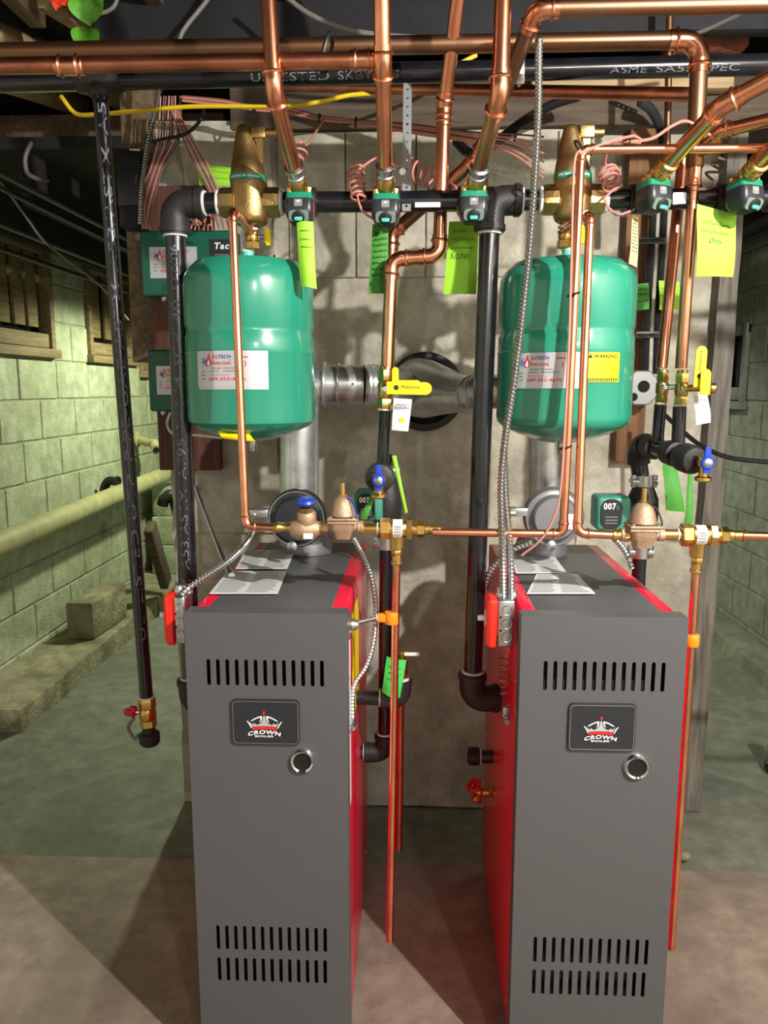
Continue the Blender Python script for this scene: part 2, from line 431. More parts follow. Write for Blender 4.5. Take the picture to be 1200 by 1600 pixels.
def pipe_run(name, label, pts, px, m=None, fm=None, cat='pipe', group=None, bend=2.1, iron=False, dia=None, joints=(), parent=None, ring=True, plain=False):
    """straight pipes with an elbow at every corner; pts in the place, px = width in photo pixels at the first point"""
    m = m or copper; fm = fm or m
    pts = [V(p) for p in pts]
    r = (dia / 2) if dia else size(px, pts[0]) / 2
    root = parent or thing(name, label, cat, pts[0] if pts[0].z < pts[-1].z else pts[-1], group)
    cur = pts[0]
    for i in range(1, len(pts)):
        if i < len(pts) - 1:
            A = arc(pts[i - 1], pts[i], pts[i + 1], r * bend, 8)
            MB().cyl(cur, A[0], r, n=18).build('pipe', m, root)
            d0 = (pts[i] - pts[i - 1]).normalized(); d1 = (pts[i + 1] - pts[i]).normalized()
            ext = r * (0.9 if plain else 1.5)
            e = MB(); path = [A[0] - d0 * ext] + A + [A[-1] + d1 * ext]
            k = 1.42 if iron else 1.13
            e.tube(path, r * k, n=18)
            if iron:
                for q, d in ((A[0] - d0 * ext * 0.72, d0), (A[-1] + d1 * ext * 0.72, d1)):
                    e.lathe([(r * 1.3, -r * 0.32), (r * 1.56, -r * 0.26), (r * 1.56, r * 0.26), (r * 1.3, r * 0.32)], q, d, n=20)
            elif not plain:
                for q, d in ((A[0] - d0 * ext * 0.45, d0), (A[-1] + d1 * ext * 0.45, d1)): bead(e, q, d, r * 1.2)
            el = e.build('elbow', fm, root)
            if iron and ring:
                for q, d in ((A[0] - d0 * ext * 1.06, d0), (A[-1] + d1 * ext * 1.06, d1)):
                    MB().lathe([(r * 1.02, -r * .12), (r * 1.2, -r * .1), (r * 1.2, r * .1), (r * 1.02, r * .12)], q, d, n=18).build('thread_sealant', white_dope, el)
            cur = A[-1]
        else:
            MB().cyl(cur, pts[i], r, n=18).build('pipe', m, root)
    for (seg, t) in joints:
        p = pts[seg].lerp(pts[seg + 1], t); press_coupling(root, p, pts[seg + 1] - pts[seg], r, m=fm)
    return root, r
def armored(name, label, pts, r, m=None, group=None, n=10, pitch=1.0, cat='cable'):
    """armoured flexible cable: ribbed tube"""
    path = smooth_path(pts, 12); step = 0.0037 * pitch
    out = [path[0]]; acc = 0.0                        # resample evenly
    for a, b in zip(path, path[1:]):
        L = (b - a).length
        while acc + L >= step:
            t = (step - acc) / L; a = a.lerp(b, t); out.append(a); L = (b - a).length; acc = 0.0
        acc += L
    rs = [r * (1.0 if i % 2 else 0.70) for i in range(len(out))]
    o = MB().tube(out, rs, n).build(name, m or steel, None)
    return tag(o, label, cat, group)
def wire(name, label, pts, r, m, group=None, n=6, cat='wire', div=8, parent=None):
    o = MB().tube(smooth_path(pts, div), r, n).build(name, m, parent)
    if parent is None: tag(o, label, cat, group)
    return o
def coil_pts(a, b, R, turns, per=12, lead=()):
    a, b = V(a), V(b); u, w, d = basis(b - a); L = (b - a).length; out = list(lead)
    for i in range(int(turns * per) + 1):
        t = i / per; f = i / (turns * per)
        RR = R * (0.88 + 0.16 * math.sin(t * 2.1))
        out.append(a + d * (L * f) + (u * math.cos(2 * math.pi * t) + w * math.sin(2 * math.pi * t)) * RR)
    return out
# ================================================================== the setting
XL, XR, YB, YF, ZC = -1.88, 1.80, 6.8, -2.0, 2.46
fl = struct(MB().box((0, (YF + 2.06) / 2, -0.05), (4.2, 2.06 - YF, 0.1)).build('floor', floor_front, smooth=False))
b_ = MB(); nx, ny = 24, 30                      # rear slab, slightly uneven
vs = []; fs = []
for j in range(ny + 1):
    for i in range(nx + 1):
        x = -2.1 + 4.2 * i / nx; y = 2.06 + (YB + .2 - 2.06) * j / ny
        vs.append(V((x, y, -0.006 + 0.006 * math.sin(x * 5 + y * 3) * math.sin(y * 4.3 - x) * (0 if j == 0 else 1))))
for j in range(ny):
    for i in range(nx): a = j * (nx + 1) + i; fs.append((a, a + 1, a + nx + 2, a + nx + 1))
mesh_obj('floor_slab', vs, fs, floor_back, fl)

_blk = {}
def block_wall(name, X, sgn, y0, y1, z0, zt, holes, m, mm, pitch=0.4, course=0.2, phase=0.0):
    """masonry wall: recessed mortar bed plus one object per block; sgn = +1 faces +X"""
    gap = 0.010; dep = 0.028
    bed = MB(); xb = X - sgn * 0.009
    ys = sorted({y0, y1} | {h[0] for h in holes} | {h[1] for h in holes})
    zs = sorted({0.0, zt} | {h[2] for h in holes} | {h[3] for h in holes})
    for i in range(len(ys) - 1):
        for k in range(len(zs) - 1):
            cy, cz = (ys[i] + ys[i + 1]) / 2, (zs[k] + zs[k + 1]) / 2
            if any(h[0] < cy < h[1] and h[2] < cz < h[3] for h in holes): continue
            bed.box((xb - sgn * 0.09, cy, cz), (0.18, ys[i + 1] - ys[i], zs[k + 1] - zs[k]))
    root = struct(bed.build(name, mm, smooth=False, origin=(X, (y0 + y1) / 2, 0)))
    base = wloc(root); row = 0; z = z0 - math.ceil(z0 / course) * course
    while z < zt - 0.02:
        za, zb = max(z, 0.0) + gap / 2, min(z + course, zt) - gap / 2
        y = y0 - pitch + (phase + (pitch / 2 if row % 2 else 0)) % pitch
        while y < y1:
            segs = [(max(y, y0) + gap / 2, min(y + pitch, y1) - gap / 2)]
            for h in holes:
                if zb > h[2] + 0.05 and za < h[3] - 0.05:
                    ns = []
                    for (a, b) in segs:
                        if b <= h[0] or a >= h[1]: ns.append((a, b)); continue
                        if a < h[0] - .03: ns.append((a, h[0]))
                        if b > h[1] + .03: ns.append((h[1], b))
                    segs = ns
            for (a, b) in segs:
                if b - a < 0.04 or zb - za < 0.03: continue
                key = (name, round(b - a, 3), round(zb - za, 3))
                if key not in _blk:
                    bm = MB().rbox((0, 0, 0), (dep, b - a, zb - za), 0.004, seg=1)
                    me = bpy.data.meshes.new('block'); me.from_pydata([tuple(p) for p in bm.v], [], bm.f); me.materials.append(m); finish(me, False); _blk[key] = me
                o = bpy.data.objects.new('block', _blk[key]); col.objects.link(o); o.parent = root
                o.location = V((X - sgn * (dep / 2 + random.uniform(0, .003)), (a + b) / 2, (za + zb) / 2)) - base
                o.rotation_euler = (random.uniform(-.004, .004), 0, random.uniform(-.006, .006))
            y += pitch
        z += course; row += 1
    return root
zj = PX(0, 627, XL).z
win = []
for (xa, xb, yt, yb, xr) in ((-40, 84, 300, 560, 84), (139, 211, 330, 572, 211), (219, 231, 360, 590, 231)):
    a = PX(xa, yb, XL).y; b = PX(xb, yb, XL).y; zs_ = PX(xb, yb, XL).z
    win.append((a, b, zs_, 2.10))
block_wall('wall_left', XL, 1, 1.6, YB, zj, 2.44, win, block_paint, mortar, phase=(PX(61, 590, XL).y - 1.6) % 0.4)
ra, rb = PX(1163, 640, XR), PX(1119, 640, XR)
rwin = [(ra.y, rb.y, ra.z, PX(1163, 505, XR).z)]
block_wall('wall_right', XR, -1, 1.6, YB, PX(1160, 800, XR).z, 2.44, rwin, block_grey, block_grey, phase=.1)
struct(MB().box((0, YB + .1, 1.22), (4.2, .2, 2.44)).build('wall_back', block_paint, smooth=False))
struct(MB().box((0, YF - .1, 1.22), (4.2, .2, 2.44)).build('wall_front', front_paint, smooth=False))
wl = MB().box((XL - .1, (YF + 1.6) / 2, 1.22), (.2, 1.6 - YF, 2.44)); struct(wl.build('wall_left_front', front_paint, smooth=False))
wl = MB().box((XR + .1, (YF + 1.6) / 2, 1.22), (.2, 1.6 - YF, 2.44)); struct(wl.build('wall_right_front', front_paint, smooth=False))

def cellar_window(n, h, bars, X=XL, sgn=1, wm=None, glassm=None):
    wm = wm or window_wood
    root = struct(bpy.data.objects.new('window_%d' % n, None)); col.objects.link(root); root.location = (X, (h[0] + h[1]) / 2, h[2])
    y0, y1, z0, z1 = h; cy = (y0 + y1) / 2; w = y1 - y0; t = min(.045, w * .2)
    MB().box((X - sgn * .075, cy, (z0 + z1) / 2), (.012, w, z1 - z0)).build('pane', glassm or glass_dark, root, False)
    MB().rbox((X + sgn * .004, cy, z0 + .022), (.07, w + .03, .045), .004).build('sill', wm, root)
    MB().rbox((X - sgn * .015, cy, z0 + .085), (.04, w - t, .07), .004).build('bottom_rail', wm, root)
    for yy in (y0 + t / 2, y1 - t / 2): MB().rbox((X - sgn * .01, yy, (z0 + z1) / 2 + .02), (.06, t, z1 - z0 - .04), .004).build('jamb', wm, root)
    MB().rbox((X - sgn * .015, cy, z1 - .03), (.05, w, .06), .004).build('top_rail', wm, root)
    for f, bw in bars: MB().rbox((X - sgn * .03, y0 + w * f, (z0 + z1) / 2 + .05), (.02, bw, z1 - z0 - .2), .003).build('mullion', wm, root)
    return root
cellar_window(1, win[0], [(.42, .11), (.62, .10), (.80, .10)])
cellar_window(2, win[1], [(.25, .13), (.52, .12), (.78, .10)])
cellar_window(3, win[2], [])
cellar_window(4, rwin[0], [], X=XR, sgn=-1, wm=block_grey, glassm=void)

# footings / curbs along the walls
def rough_bar(name, x0, x1, y0, y1, z1, m, amp=.006, n=34):
    vs = []; fs = []; prof = [(x0, -.01), (x0, z1), (x1 - .012 * (1 if x1 > x0 else -1), z1), (x1, z1 - .008), (x1 + (.008 if x1 > x0 else -.008), -.01)]
    for j in range(n + 1):
        y = y0 + (y1 - y0) * j / n
        for k, (x, z) in enumerate(prof):
            e = 0 if k in (0,) else amp
            vs.append(V((x + random.uniform(-e, e), y, max(-.01, z + (random.uniform(-e, e) * .6 if k not in (0, 4) else 0)))))
    K = len(prof)
    for j in range(n):
        for k in range(K - 1): a = j * K + k; fs.append((a, a + 1, a + K + 1, a + K))
    fs.append(tuple(range(K))); fs.append(tuple(n * K + k for k in range(K - 1, -1, -1)))
    return mesh_obj(name, vs, fs, m, smooth=True)
cl = PZ(32, 1108, .095)
struct(rough_bar('trim_1', XL + .01, cl.x, cl.y, YB - .05, .095, rough_stone))
struct(rough_bar('trim_2', XL + .01, cl.x - .12, 2.2, cl.y + .02, .05, rough_stone))
cr = PZ(1200, 1046, .09)
struct(rough_bar('trim_3', XR - .01, cr.x, 2.4, YB - .05, .075, floor_back, amp=.006))

# masonry pier behind the boilers
YP = 2.38
pl, pr = P(270, 800, YP).x, P(1112, 640, YP).x
pm = P(905, 700, YP).x
def slab(name, x0, x1, yf, yb, z0, z1, m, amp, parent=None, nx=30, nz=40):
    """upright rough-faced masonry slab"""
    vs = []; fs = []; rnd = random.Random(int(x0 * 1000) + 5)
    for k in range(nz + 1):
        for i in range(nx + 1):
            x = x0 + (x1 - x0) * i / nx; z = z0 + (z1 - z0) * k / nz
            edge = i in (0, nx)
            vs.append(V((x + (rnd.uniform(-.006, .006) if edge else 0), yf + amp * (math.sin(x * 9 + z * 4) * math.sin(z * 7 - x * 3) + rnd.uniform(-.5, .5)), z)))
    for k in range(nz):
        for i in range(nx): a = k * (nx + 1) + i; fs.append((a, a + 1, a + nx + 2, a + nx + 1))
    N = len(vs)
    vs += [V((x0, yb, z0)), V((x1, yb, z0)), V((x1, yb, z1)), V((x0, yb, z1))]
    fs.append((N + 1, N, N + 3, N + 2))
    L = [k * (nx + 1) for k in range(nz + 1)]; R = [k * (nx + 1) + nx for k in range(nz + 1)]
    fs.append(tuple(L[::-1]) + (N, N + 3)); fs.append(tuple(R) + (N + 2, N + 1))
    fs.append(tuple(range(nx + 1)) + (N + 1, N)); fs.append(tuple(nz * (nx + 1) + i for i in range(nx, -1, -1)) + (N + 3, N + 2))
    return mesh_obj(name, vs, fs, m, parent, smooth=True, origin=((x0 + x1) / 2, yf, z0))
pier = struct(slab('wall_center', pl, pm, YP, YP + .45, 0, 2.14, parge, .004))
slab('pier_return', pm, pr, YP + .055, YP + .45, 0, 2.14, parge, .004, pier)
# parged band proud of the pier and the vertical joint near the tank
slab('parged_strip', P(300, 560, YP).x, P(433, 560, YP).x, YP - .022, YP + .02, P(400, 830, YP).z, 2.12, parge, .003, pier, 8, 20)
zr = P(600, 205, YP).z                       # course of big blocks at the head of the pier
xs_ = [P(x, 260, YP).x for x in (434, 540, 650, 760, 870, 905)]
for a, b in zip(xs_, xs_[1:]):
    MB().rbox(((a + b) / 2, YP + .002, zr - .105), (b - a - .004, .03, .2), .004).build('block', parge, pier)
for a, b in zip(xs_, xs_[1:]):
    MB().rbox(((a + b) / 2 + .03, YP + .004, zr - .31), (b - a - .004, .03, .2), .004).build('block', parge, pier)
# flue thimble in the pier
ft = P(664, 612, YP)
th = MB(); th.lathe([(.092, 0), (.118, 0), (.118, .022), (.110, .026), (.098, .024), (.092, 0)], V((ft.x, YP - .01, ft.z)), (0, -1, 0), n=36, cap=False)
th.build('flue_collar', black_cast, pier)
MB().lathe([(.098, 0), (.0005, 0)], V((ft.x, YP - .012, ft.z)), (0, -1, 0), n=36, cap=False).build('flue_dark_disc', void, pier)  # flat black disc stands for the darkness inside the hole

# ceiling: deck, joists along the room, beam over the pier, black header
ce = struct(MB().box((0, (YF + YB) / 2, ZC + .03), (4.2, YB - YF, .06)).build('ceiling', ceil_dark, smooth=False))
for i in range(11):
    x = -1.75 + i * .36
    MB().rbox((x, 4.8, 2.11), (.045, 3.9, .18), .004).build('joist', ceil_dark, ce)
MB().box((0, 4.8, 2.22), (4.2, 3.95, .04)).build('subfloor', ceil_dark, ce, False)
for i in range(11):
    x = -1.75 + i * .36
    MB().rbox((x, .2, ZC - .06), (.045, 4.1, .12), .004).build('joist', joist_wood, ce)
bz = P(600, 200, YP - .03).z; bt = P(600, 120, YP - .03).z
MB().rbox(((pl + XR) / 2 + .1, YP + .12, (bz + bt) / 2), (XR - pl - .25, .3, bt - bz), .008).build('beam', old_beam, ce)
MB().rbox((.62, 2.16, 2.36), (2.9, .05, .20), .004).build('header', beam_black, ce)
MB().rbox((-1.35, 3.05, P(100, 208, 3.05).z), (1.3, .14, .09), .008).build('tie_beam', joist_wood, ce)
MB().rbox((P(985, 130, 2.32).x, 2.32, P(985, 130, 2.32).z), (.55, .05, .05), .006).build('ledger', pale_wood, ce)
# rough log braces at the upper left
for (a, b, r) in ((P(-60, 40, 2.2), P(190, 150, 3.0), .05), (P(60, -10, 2.2), P(230, 110, 2.9), .035), (P(-80, 95, 2.3), P(120, 160, 3.1), .05)):
    MB().tube(smooth_path([a, a.lerp(b, .5) + V((0, 0, .01)), b], 6), r, 10).build('log_brace', pale_wood, ce)
MB().rbox(P(1100, 65, 2.3), (.21, .09, .06), .006).build('brick', brick_red, ce)

# plywood backboard and boards fixed to the pier
pb0, pb1 = P(232, 360, 2.33), P(345, 735, 2.33)
bb = MB().rbox(((pb0.x + pb1.x) / 2, 2.345, (P(240, 290, 2.33).z + pb1.z) / 2), (pb1.x - pb0.x, .03, P(240, 290, 2.33).z - pb1.z), .003).build('backboard', ply)
tag(bb, 'dark reddish-brown plywood backboard behind the two green relay boxes', 'board')
bd0, bd1 = P(972, 130, 2.40), P(1016, 722, 2.40)
tag(MB().rbox(((bd0.x + bd1.x) / 2, 2.405, (bd0.z + bd1.z) / 2), (.085, .045, bd0.z - bd1.z), .004).build('wall_board', brown_board), 'brown wooden board upright on the pier right of the right tank', 'board')
gp = P(1122, 560, 2.42)
pts = []
post = MB()
for k in range(26):
    z = 2.2 * k / 25
    post.v += [V((gp.x + sx * (.028 + random.uniform(-.003, .003)), 2.42 + sy * .04, z)) for sx, sy in ((-1, -1), (1, -1), (1, 1), (-1, 1))]
for k in range(25):
    for q in range(4): a = k * 4 + q; b = k * 4 + (q + 1) % 4; post.f.append((a, b, b + 4, a + 4))
post.f += [(3, 2, 1, 0), (100, 101, 102, 103)]
tag(post.build('timber_post', grey_post, smooth=False), 'weathered grey timber post at the right corner of the pier', 'post')

# ================================================================== boilers
YBF, YBB, ZB, ZT = 1.37, 2.05, 0.02, P(414, 958, 1.37).z
def crown_badge(fr, parent, w, h):
    bd = plate(fr.at(0, 0, .0025), [rrect(w, h, w * .07)], .005, valve_black, 'badge', parent)
    plate(fr.at(0, 0, .0054), [rrect(w * .965, h * .945, w * .062), rrect(w * .945, h * .915, w * .055)], .0012, steel, 'border', bd)
    W = w / 115.0          # badge drawn on a 115 x 77 grid, centre 57.5, 38
    def q(x, y, k=.0062): return fr.pt((x - 57.5) * W, (41 - y) * W, k)
    def flat(poly, m, k, nm): mesh_obj(nm, [q(x, y, k) for x, y in poly] + [q(x, y, k - .0006) for x, y in poly], [tuple(range(len(poly)))] + [(i, (i + 1) % len(poly), (i + 1) % len(poly) + len(poly), i + len(poly)) for i in range(len(poly))], m, bd, False)
    flat([(35, 48.5), (33, 44), (30, 40), (34, 43), (36.5, 44.5), (38, 42), (40, 42.5), (42, 45), (46, 44), (50, 41.5), (53, 36), (54, 29), (57, 29), (58, 36), (61, 41.5), (65, 44), (69, 45), (71, 42.5), (73, 42), (74.5, 44.5), (77, 43), (80, 40), (78, 45), (76.5, 48.5), (66, 47.2), (55.5, 46.8), (45, 47.2)], silver_paper, .0064, 'crown')
    flat([(34, 52.5), (36, 49.5), (45, 48), (55.5, 47.5), (66, 48), (75.5, 49.5), (77.5, 52.5), (76, 54.5), (66, 53), (55.5, 52.5), (45, 53), (36, 54)], ink_red, .0066, 'band')
    flat([(32, 38.5), (38, 34), (45, 30.5), (52, 29), (52, 34), (50, 38.5), (47.5, 41), (49, 36), (49, 31.5), (42, 34), (36, 37.8)], ink_white, .0066, 'arch')
    flat([(79, 38.5), (73, 34), (66, 30.5), (59, 29), (59, 34), (61, 38.5), (63.5, 41), (62, 36), (62, 31.5), (69, 34), (75, 37.8)], ink_white, .0066, 'arch')
    flat([(26, 38.5), (27.5, 38), (32, 43.5), (34.5, 50), (33, 50.5), (30, 44.5)], ink_white, .0068, 'ray')
    flat([(85.5, 39.5), (84, 39), (80, 44), (77.5, 50.5), (79, 51), (81.5, 45.5)], ink_white, .0068, 'ray')
    flat([(55.3, 19), (58, 23), (55.3, 28), (52.7, 23.5)], ink_red, .0068, 'jewel')
    mp = lambda u, v: fr.pt(u, v, .0066)
    def bend(u, v):
        x = u / W + 2; return (u, v - W * 4.4 * (x / 28.0) ** 2 + W * .6)
    lettering('CROWN', mp, -30 * W, -20.5 * W, 56 * W, 7.2 * W, ink_white, bd, bold=.035, shear=.12, wrap=bend)
    lettering('BOILER', mp, -18 * W, -25.6 * W, 32 * W, 3.4 * W, ink_white, bd, bold=.03)
    return bd
def boiler(xl, xr, label, rows, badge, eye, side):
    cx = (xl + xr) / 2; w = xr - xl; H = ZT - ZB
    b = thing('boiler', label, 'boiler', (cx, (YBF + YBB) / 2, 0), 'pair of floor-standing boilers')
    fr = Fr((cx, YBF, ZB), (1, 0, 0), (0, 0, 1))
    polys = [rrect(w, H, .003, 3, 0, H / 2)]
    for (u0, u1, v0, v1, n, sw) in rows:
        for k in range(n):
            u = u0 + (u1 - u0) * k / (n - 1)
            polys.append(rrect(sw, v1 - v0, sw * .49, 5, u, (v0 + v1) / 2))
    plate(fr.at(0, 0, -.0012), polys, .0024, grey_jacket, 'front_panel', b)
    # returns of the front panel and the top
    r = MB()
    for sx in (-1, 1): r.box((cx + sx * (w / 2 - .001), YBF + .021, ZB + H / 2), (.002, .038, H - .004))
    r.box((cx, YBF + .021, ZT - .001), (w - .004, .038, .002)); r.build('panel_return', grey_jacket, b, False)
    inner = .010
    MB().rbox((cx, (YBF + .05 + YBB) / 2, ZB + H / 2 - .01), (w - 2 * inner - .012, YBB - YBF - .05, H - .035), .003).build('inner_casing', void, b)
    MB().rbox((cx, (YBF + .042 + YBB) / 2, ZT - .008), (w - .066, YBB - YBF - .046, .010), .003).build('top_panel', grey_jacket, b)
    for sx in (-1, 1):
        s = MB(); s.rbox((cx + sx * (w / 2 - inner), (YBF + .042 + YBB) / 2, ZB + H / 2), (.008, YBB - YBF - .044, H - .012), .002)
        s.rbox((cx + sx * (w / 2 - inner - .016), (YBF + .042 + YBB) / 2, ZT - .007), (.036, YBB - YBF - .044, .006), .002)
        sp = s.build('side_panel', red_jacket, b); sp['label'] = 'glossy red side panel'
        x = cx + sx * (w / 2 - inner + .0045)
        for (yy, zz) in ((YBF + .10, ZB + .06), (YBB - .06, ZB + .06), (YBF + .09, ZB + .42), (YBB - .06, ZB + .42), (YBF + .09, ZB + .78)):
            MB().lathe([(.0045, 0), (.0045, .0015), (.002, .003)], (x - sx * .001, yy, zz), (sx, 0, 0), n=10).build('screw', steel, sp)
    MB().rbox((cx, (YBF + YBB) / 2, ZB - .008), (w - .03, YBB - YBF - .02, .022), .002).build('base', void, b)
    bu, bv, bw, bh = badge; crown_badge(fr.at(bu, bv, 0), b, bw, bh)
    eu, ev, er = eye
    e = MB(); e.lathe([(er * .70, .002), (er * .72, .007), (er * .86, .009), (er, .004), (er, 0)], fr.pt(eu, ev, 0), fr.n, n=36, cap=False)
    ring = e.build('sight_glass', chrome, b)
    MB().lathe([(er * .74, .0), (er * .74, .004), (.001, .0042)], fr.pt(eu, ev, 0), fr.n, n=32, cap=False).build('glass', void, ring)
    return b, fr
def uv(fr, x, y):
    p = P(x, y, YBF); return ((p - fr.o).dot(fr.r), (p - fr.o).dot(fr.u))
def boiler_from_photo(xl, xr, label, slots, badge, eye):
    A, B = P(*xl, YBF), P(*xr, YBF)
    fr = Fr(((A.x + B.x) / 2, YBF, ZB))
    rows = []
    for (x0, x1, yt, yb, n, px) in slots:
        a = uv(fr, x0, (yt + yb) / 2); c = uv(fr, x1, (yt + yb) / 2)
        rows.append((a[0], c[0], uv(fr, (x0 + x1) / 2, yb)[1], uv(fr, (x0 + x1) / 2, yt)[1], n, size(px, P(x0, yt, YBF))))
    x0, y0, x1, y1 = badge; a = uv(fr, x0, y1); c = uv(fr, x1, y0)
    bd = ((a[0] + c[0]) / 2, (a[1] + c[1]) / 2, c[0] - a[0], c[1] - a[1])
    ex, ey, er = eye; e = uv(fr, ex, ey)
    return boiler(A.x, B.x, label, rows, bd, (e[0], e[1], size(er, P(ex, ey, YBF))), None)
boilL, frL = boiler_from_photo((287, 958), (542, 960), 'grey and red boiler on the left, beside the capped black gas drip pipe',
    [(326, 503, 1031, 1072, 13, 6.2), (341, 508, 1448, 1486, 13, 5.6), (343, 508, 1498, 1535, 13, 5.6)], (364, 1093, 468, 1161), (473, 1188, 20))
boilR, frR = boiler_from_photo((815, 955), (1077, 962), 'grey and red boiler on the right, red switch box on its near side',
    [(852, 1036, 1034, 1080, 13, 6.2), (836, 1010, 1466, 1506, 13, 5.6), (834, 1005, 1517, 1556, 13, 5.6)], (886, 1099, 994, 1171), (994, 1197, 21))
# instruction sheets lying on the jacket tops
def top_sheet(quad, label, grp):
    q = [PZ(x, y, ZT + .0005) for x, y in quad]
    vs = q + [p + V((0, 0, .0012)) for p in q]
    o = mesh_obj('instruction_sheet', vs, [(3, 2, 1, 0), (4, 5, 6, 7), (0, 1, 5, 4), (1, 2, 6, 5), (2, 3, 7, 6), (3, 0, 4, 7)], paper, None, False)
    tag(o, label, 'paper', grp)
    def mp(u, v):
        a = q[0].lerp(q[1], u); b = q[3].lerp(q[2], u); return b.lerp(a, v) + V((0, 0, .0016))
    mb = MB()
    for k in range(13):
        v0 = .06 + k * .07
        for (a, b) in ((.05, .47), (.52, .95)):
            bb_ = b - random.uniform(0, .12)
            mb.add([mp(a, v0), mp(bb_, v0), mp(bb_, v0 + .022), mp(a, v0 + .022)], [(0, 1, 2, 3)])
    mb.build('print_lines', ink_grey, o, False)
    return o
top_sheet([(356, 893), (448, 893), (434, 928), (327, 928)], 'printed instruction sheet nearest the front edge of the left boiler top', None)
top_sheet([(384, 860), (461, 860), (449, 889), (368, 889)], 'printed instruction sheet farther back on the left boiler top', None)
top_sheet([(838, 898), (902, 898), (930, 928), (823, 928)], 'printed instruction sheet nearest the front edge of the right boiler top', None)
top_sheet([(794, 864), (862, 864), (886, 896), (806, 896)], 'printed instruction sheet farther back on the right boiler top', None)

# ================================================================== expansion tanks
YT = 1.70
def company_label(mp, u0, v0, w, h, parent, full=True):
    """service sticker: flame and snowflake mark, company name, phone number (mp(u, v, w))"""
    lb = sheet(lambda u, v, k: mp(u, v, k), u0, u0 + w, v0, v0 + h, 14, 2, .0007, silver_paper, 'service_sticker', parent)
    f = lambda u, v: mp(u0 + u * w, v0 + v * h, .0010)
    g = lambda u, v: mp(u0 + u * w, v0 + v * h, .0012)
    def poly(pp, m, nm, fn=f): mesh_obj(nm, [fn(a, b) for a, b in pp], [tuple(range(len(pp)))], m, lb, False)
    flame = [(.165, .60), (.20, .575), (.245, .60), (.268, .66), (.262, .74), (.238, .82), (.232, .90), (.222, .955), (.205, .86), (.182, .78), (.162, .70)]
    poly(flame, ink_red, 'flame'); poly([(.195, .62), (.225, .60), (.245, .65), (.238, .72), (.215, .80), (.205, .72), (.19, .68)], ink_white, 'flame_core', g)
    for k in range(6):
        a = math.pi / 3 * k + .3; c = (.135, .72); d = (math.cos(a) * .05, math.sin(a) * .13); n = (-math.sin(a) * .008, math.cos(a) * .022)
        poly([(c[0] - n[0], c[1] - n[1]), (c[0] + d[0] - n[0], c[1] + d[1] - n[1]), (c[0] + d[0] + n[0], c[1] + d[1] + n[1]), (c[0] + n[0], c[1] + n[1])], ink_cyan, 'snowflake_arm')
    L = lambda s, x, y, ww, hh, m, **k: lettering(s, f, x, y, ww, hh, m, lb, **k)
    L('SG', .285, .80, .085, .10, ink_red, bold=.03); L('TECH', .375, .80, .185, .10, ink_blue, bold=.03)
    poly([(.285, .745), (.56, .745), (.56, .765), (.285, .765)], ink_blue, 'rule')
    L('HEATING & COOLING', .28, .63, .28, .085, ink_red, bold=.025)
    for (x, y, ww, hh) in ((.27, .515, .16, .035), (.45, .515, .18, .035), (.24, .435, .17, .03), (.45, .435, .28, .035)):
        for k in range(int(ww / .022)): poly([(x + k * .022, y), (x + k * .022 + .015, y), (x + k * .022 + .015, y + hh), (x + k * .022, y + hh)], ink_grey, 'small_print')
    L('Call for Service', .24, .325, .30, .055, ink_pink, shear=.3)
    L('609-353-4676', .22, .19, .54, .095, ink_red, bold=.02)
    for k in range(3): poly([(.075, .42 - k * .10), (.15, .42 - k * .10), (.15, .45 - k * .10), (.075, .45 - k * .10)], ink_grey, 'small_print')
    poly([(.665, .82), (.80, .82), (.80, .855), (.665, .855)], ink_red, 'red_bar')
    poly([(.72 + .055 * math.cos(t), .66 + .10 * math.sin(t)) for t in [i * .25 - 1 for i in range(9)]] + [(.715 + .045 * math.cos(t), .66 + .085 * math.sin(t)) for t in [1 - i * .25 for i in range(9)]], ink_red, 'swoosh')
    return lb
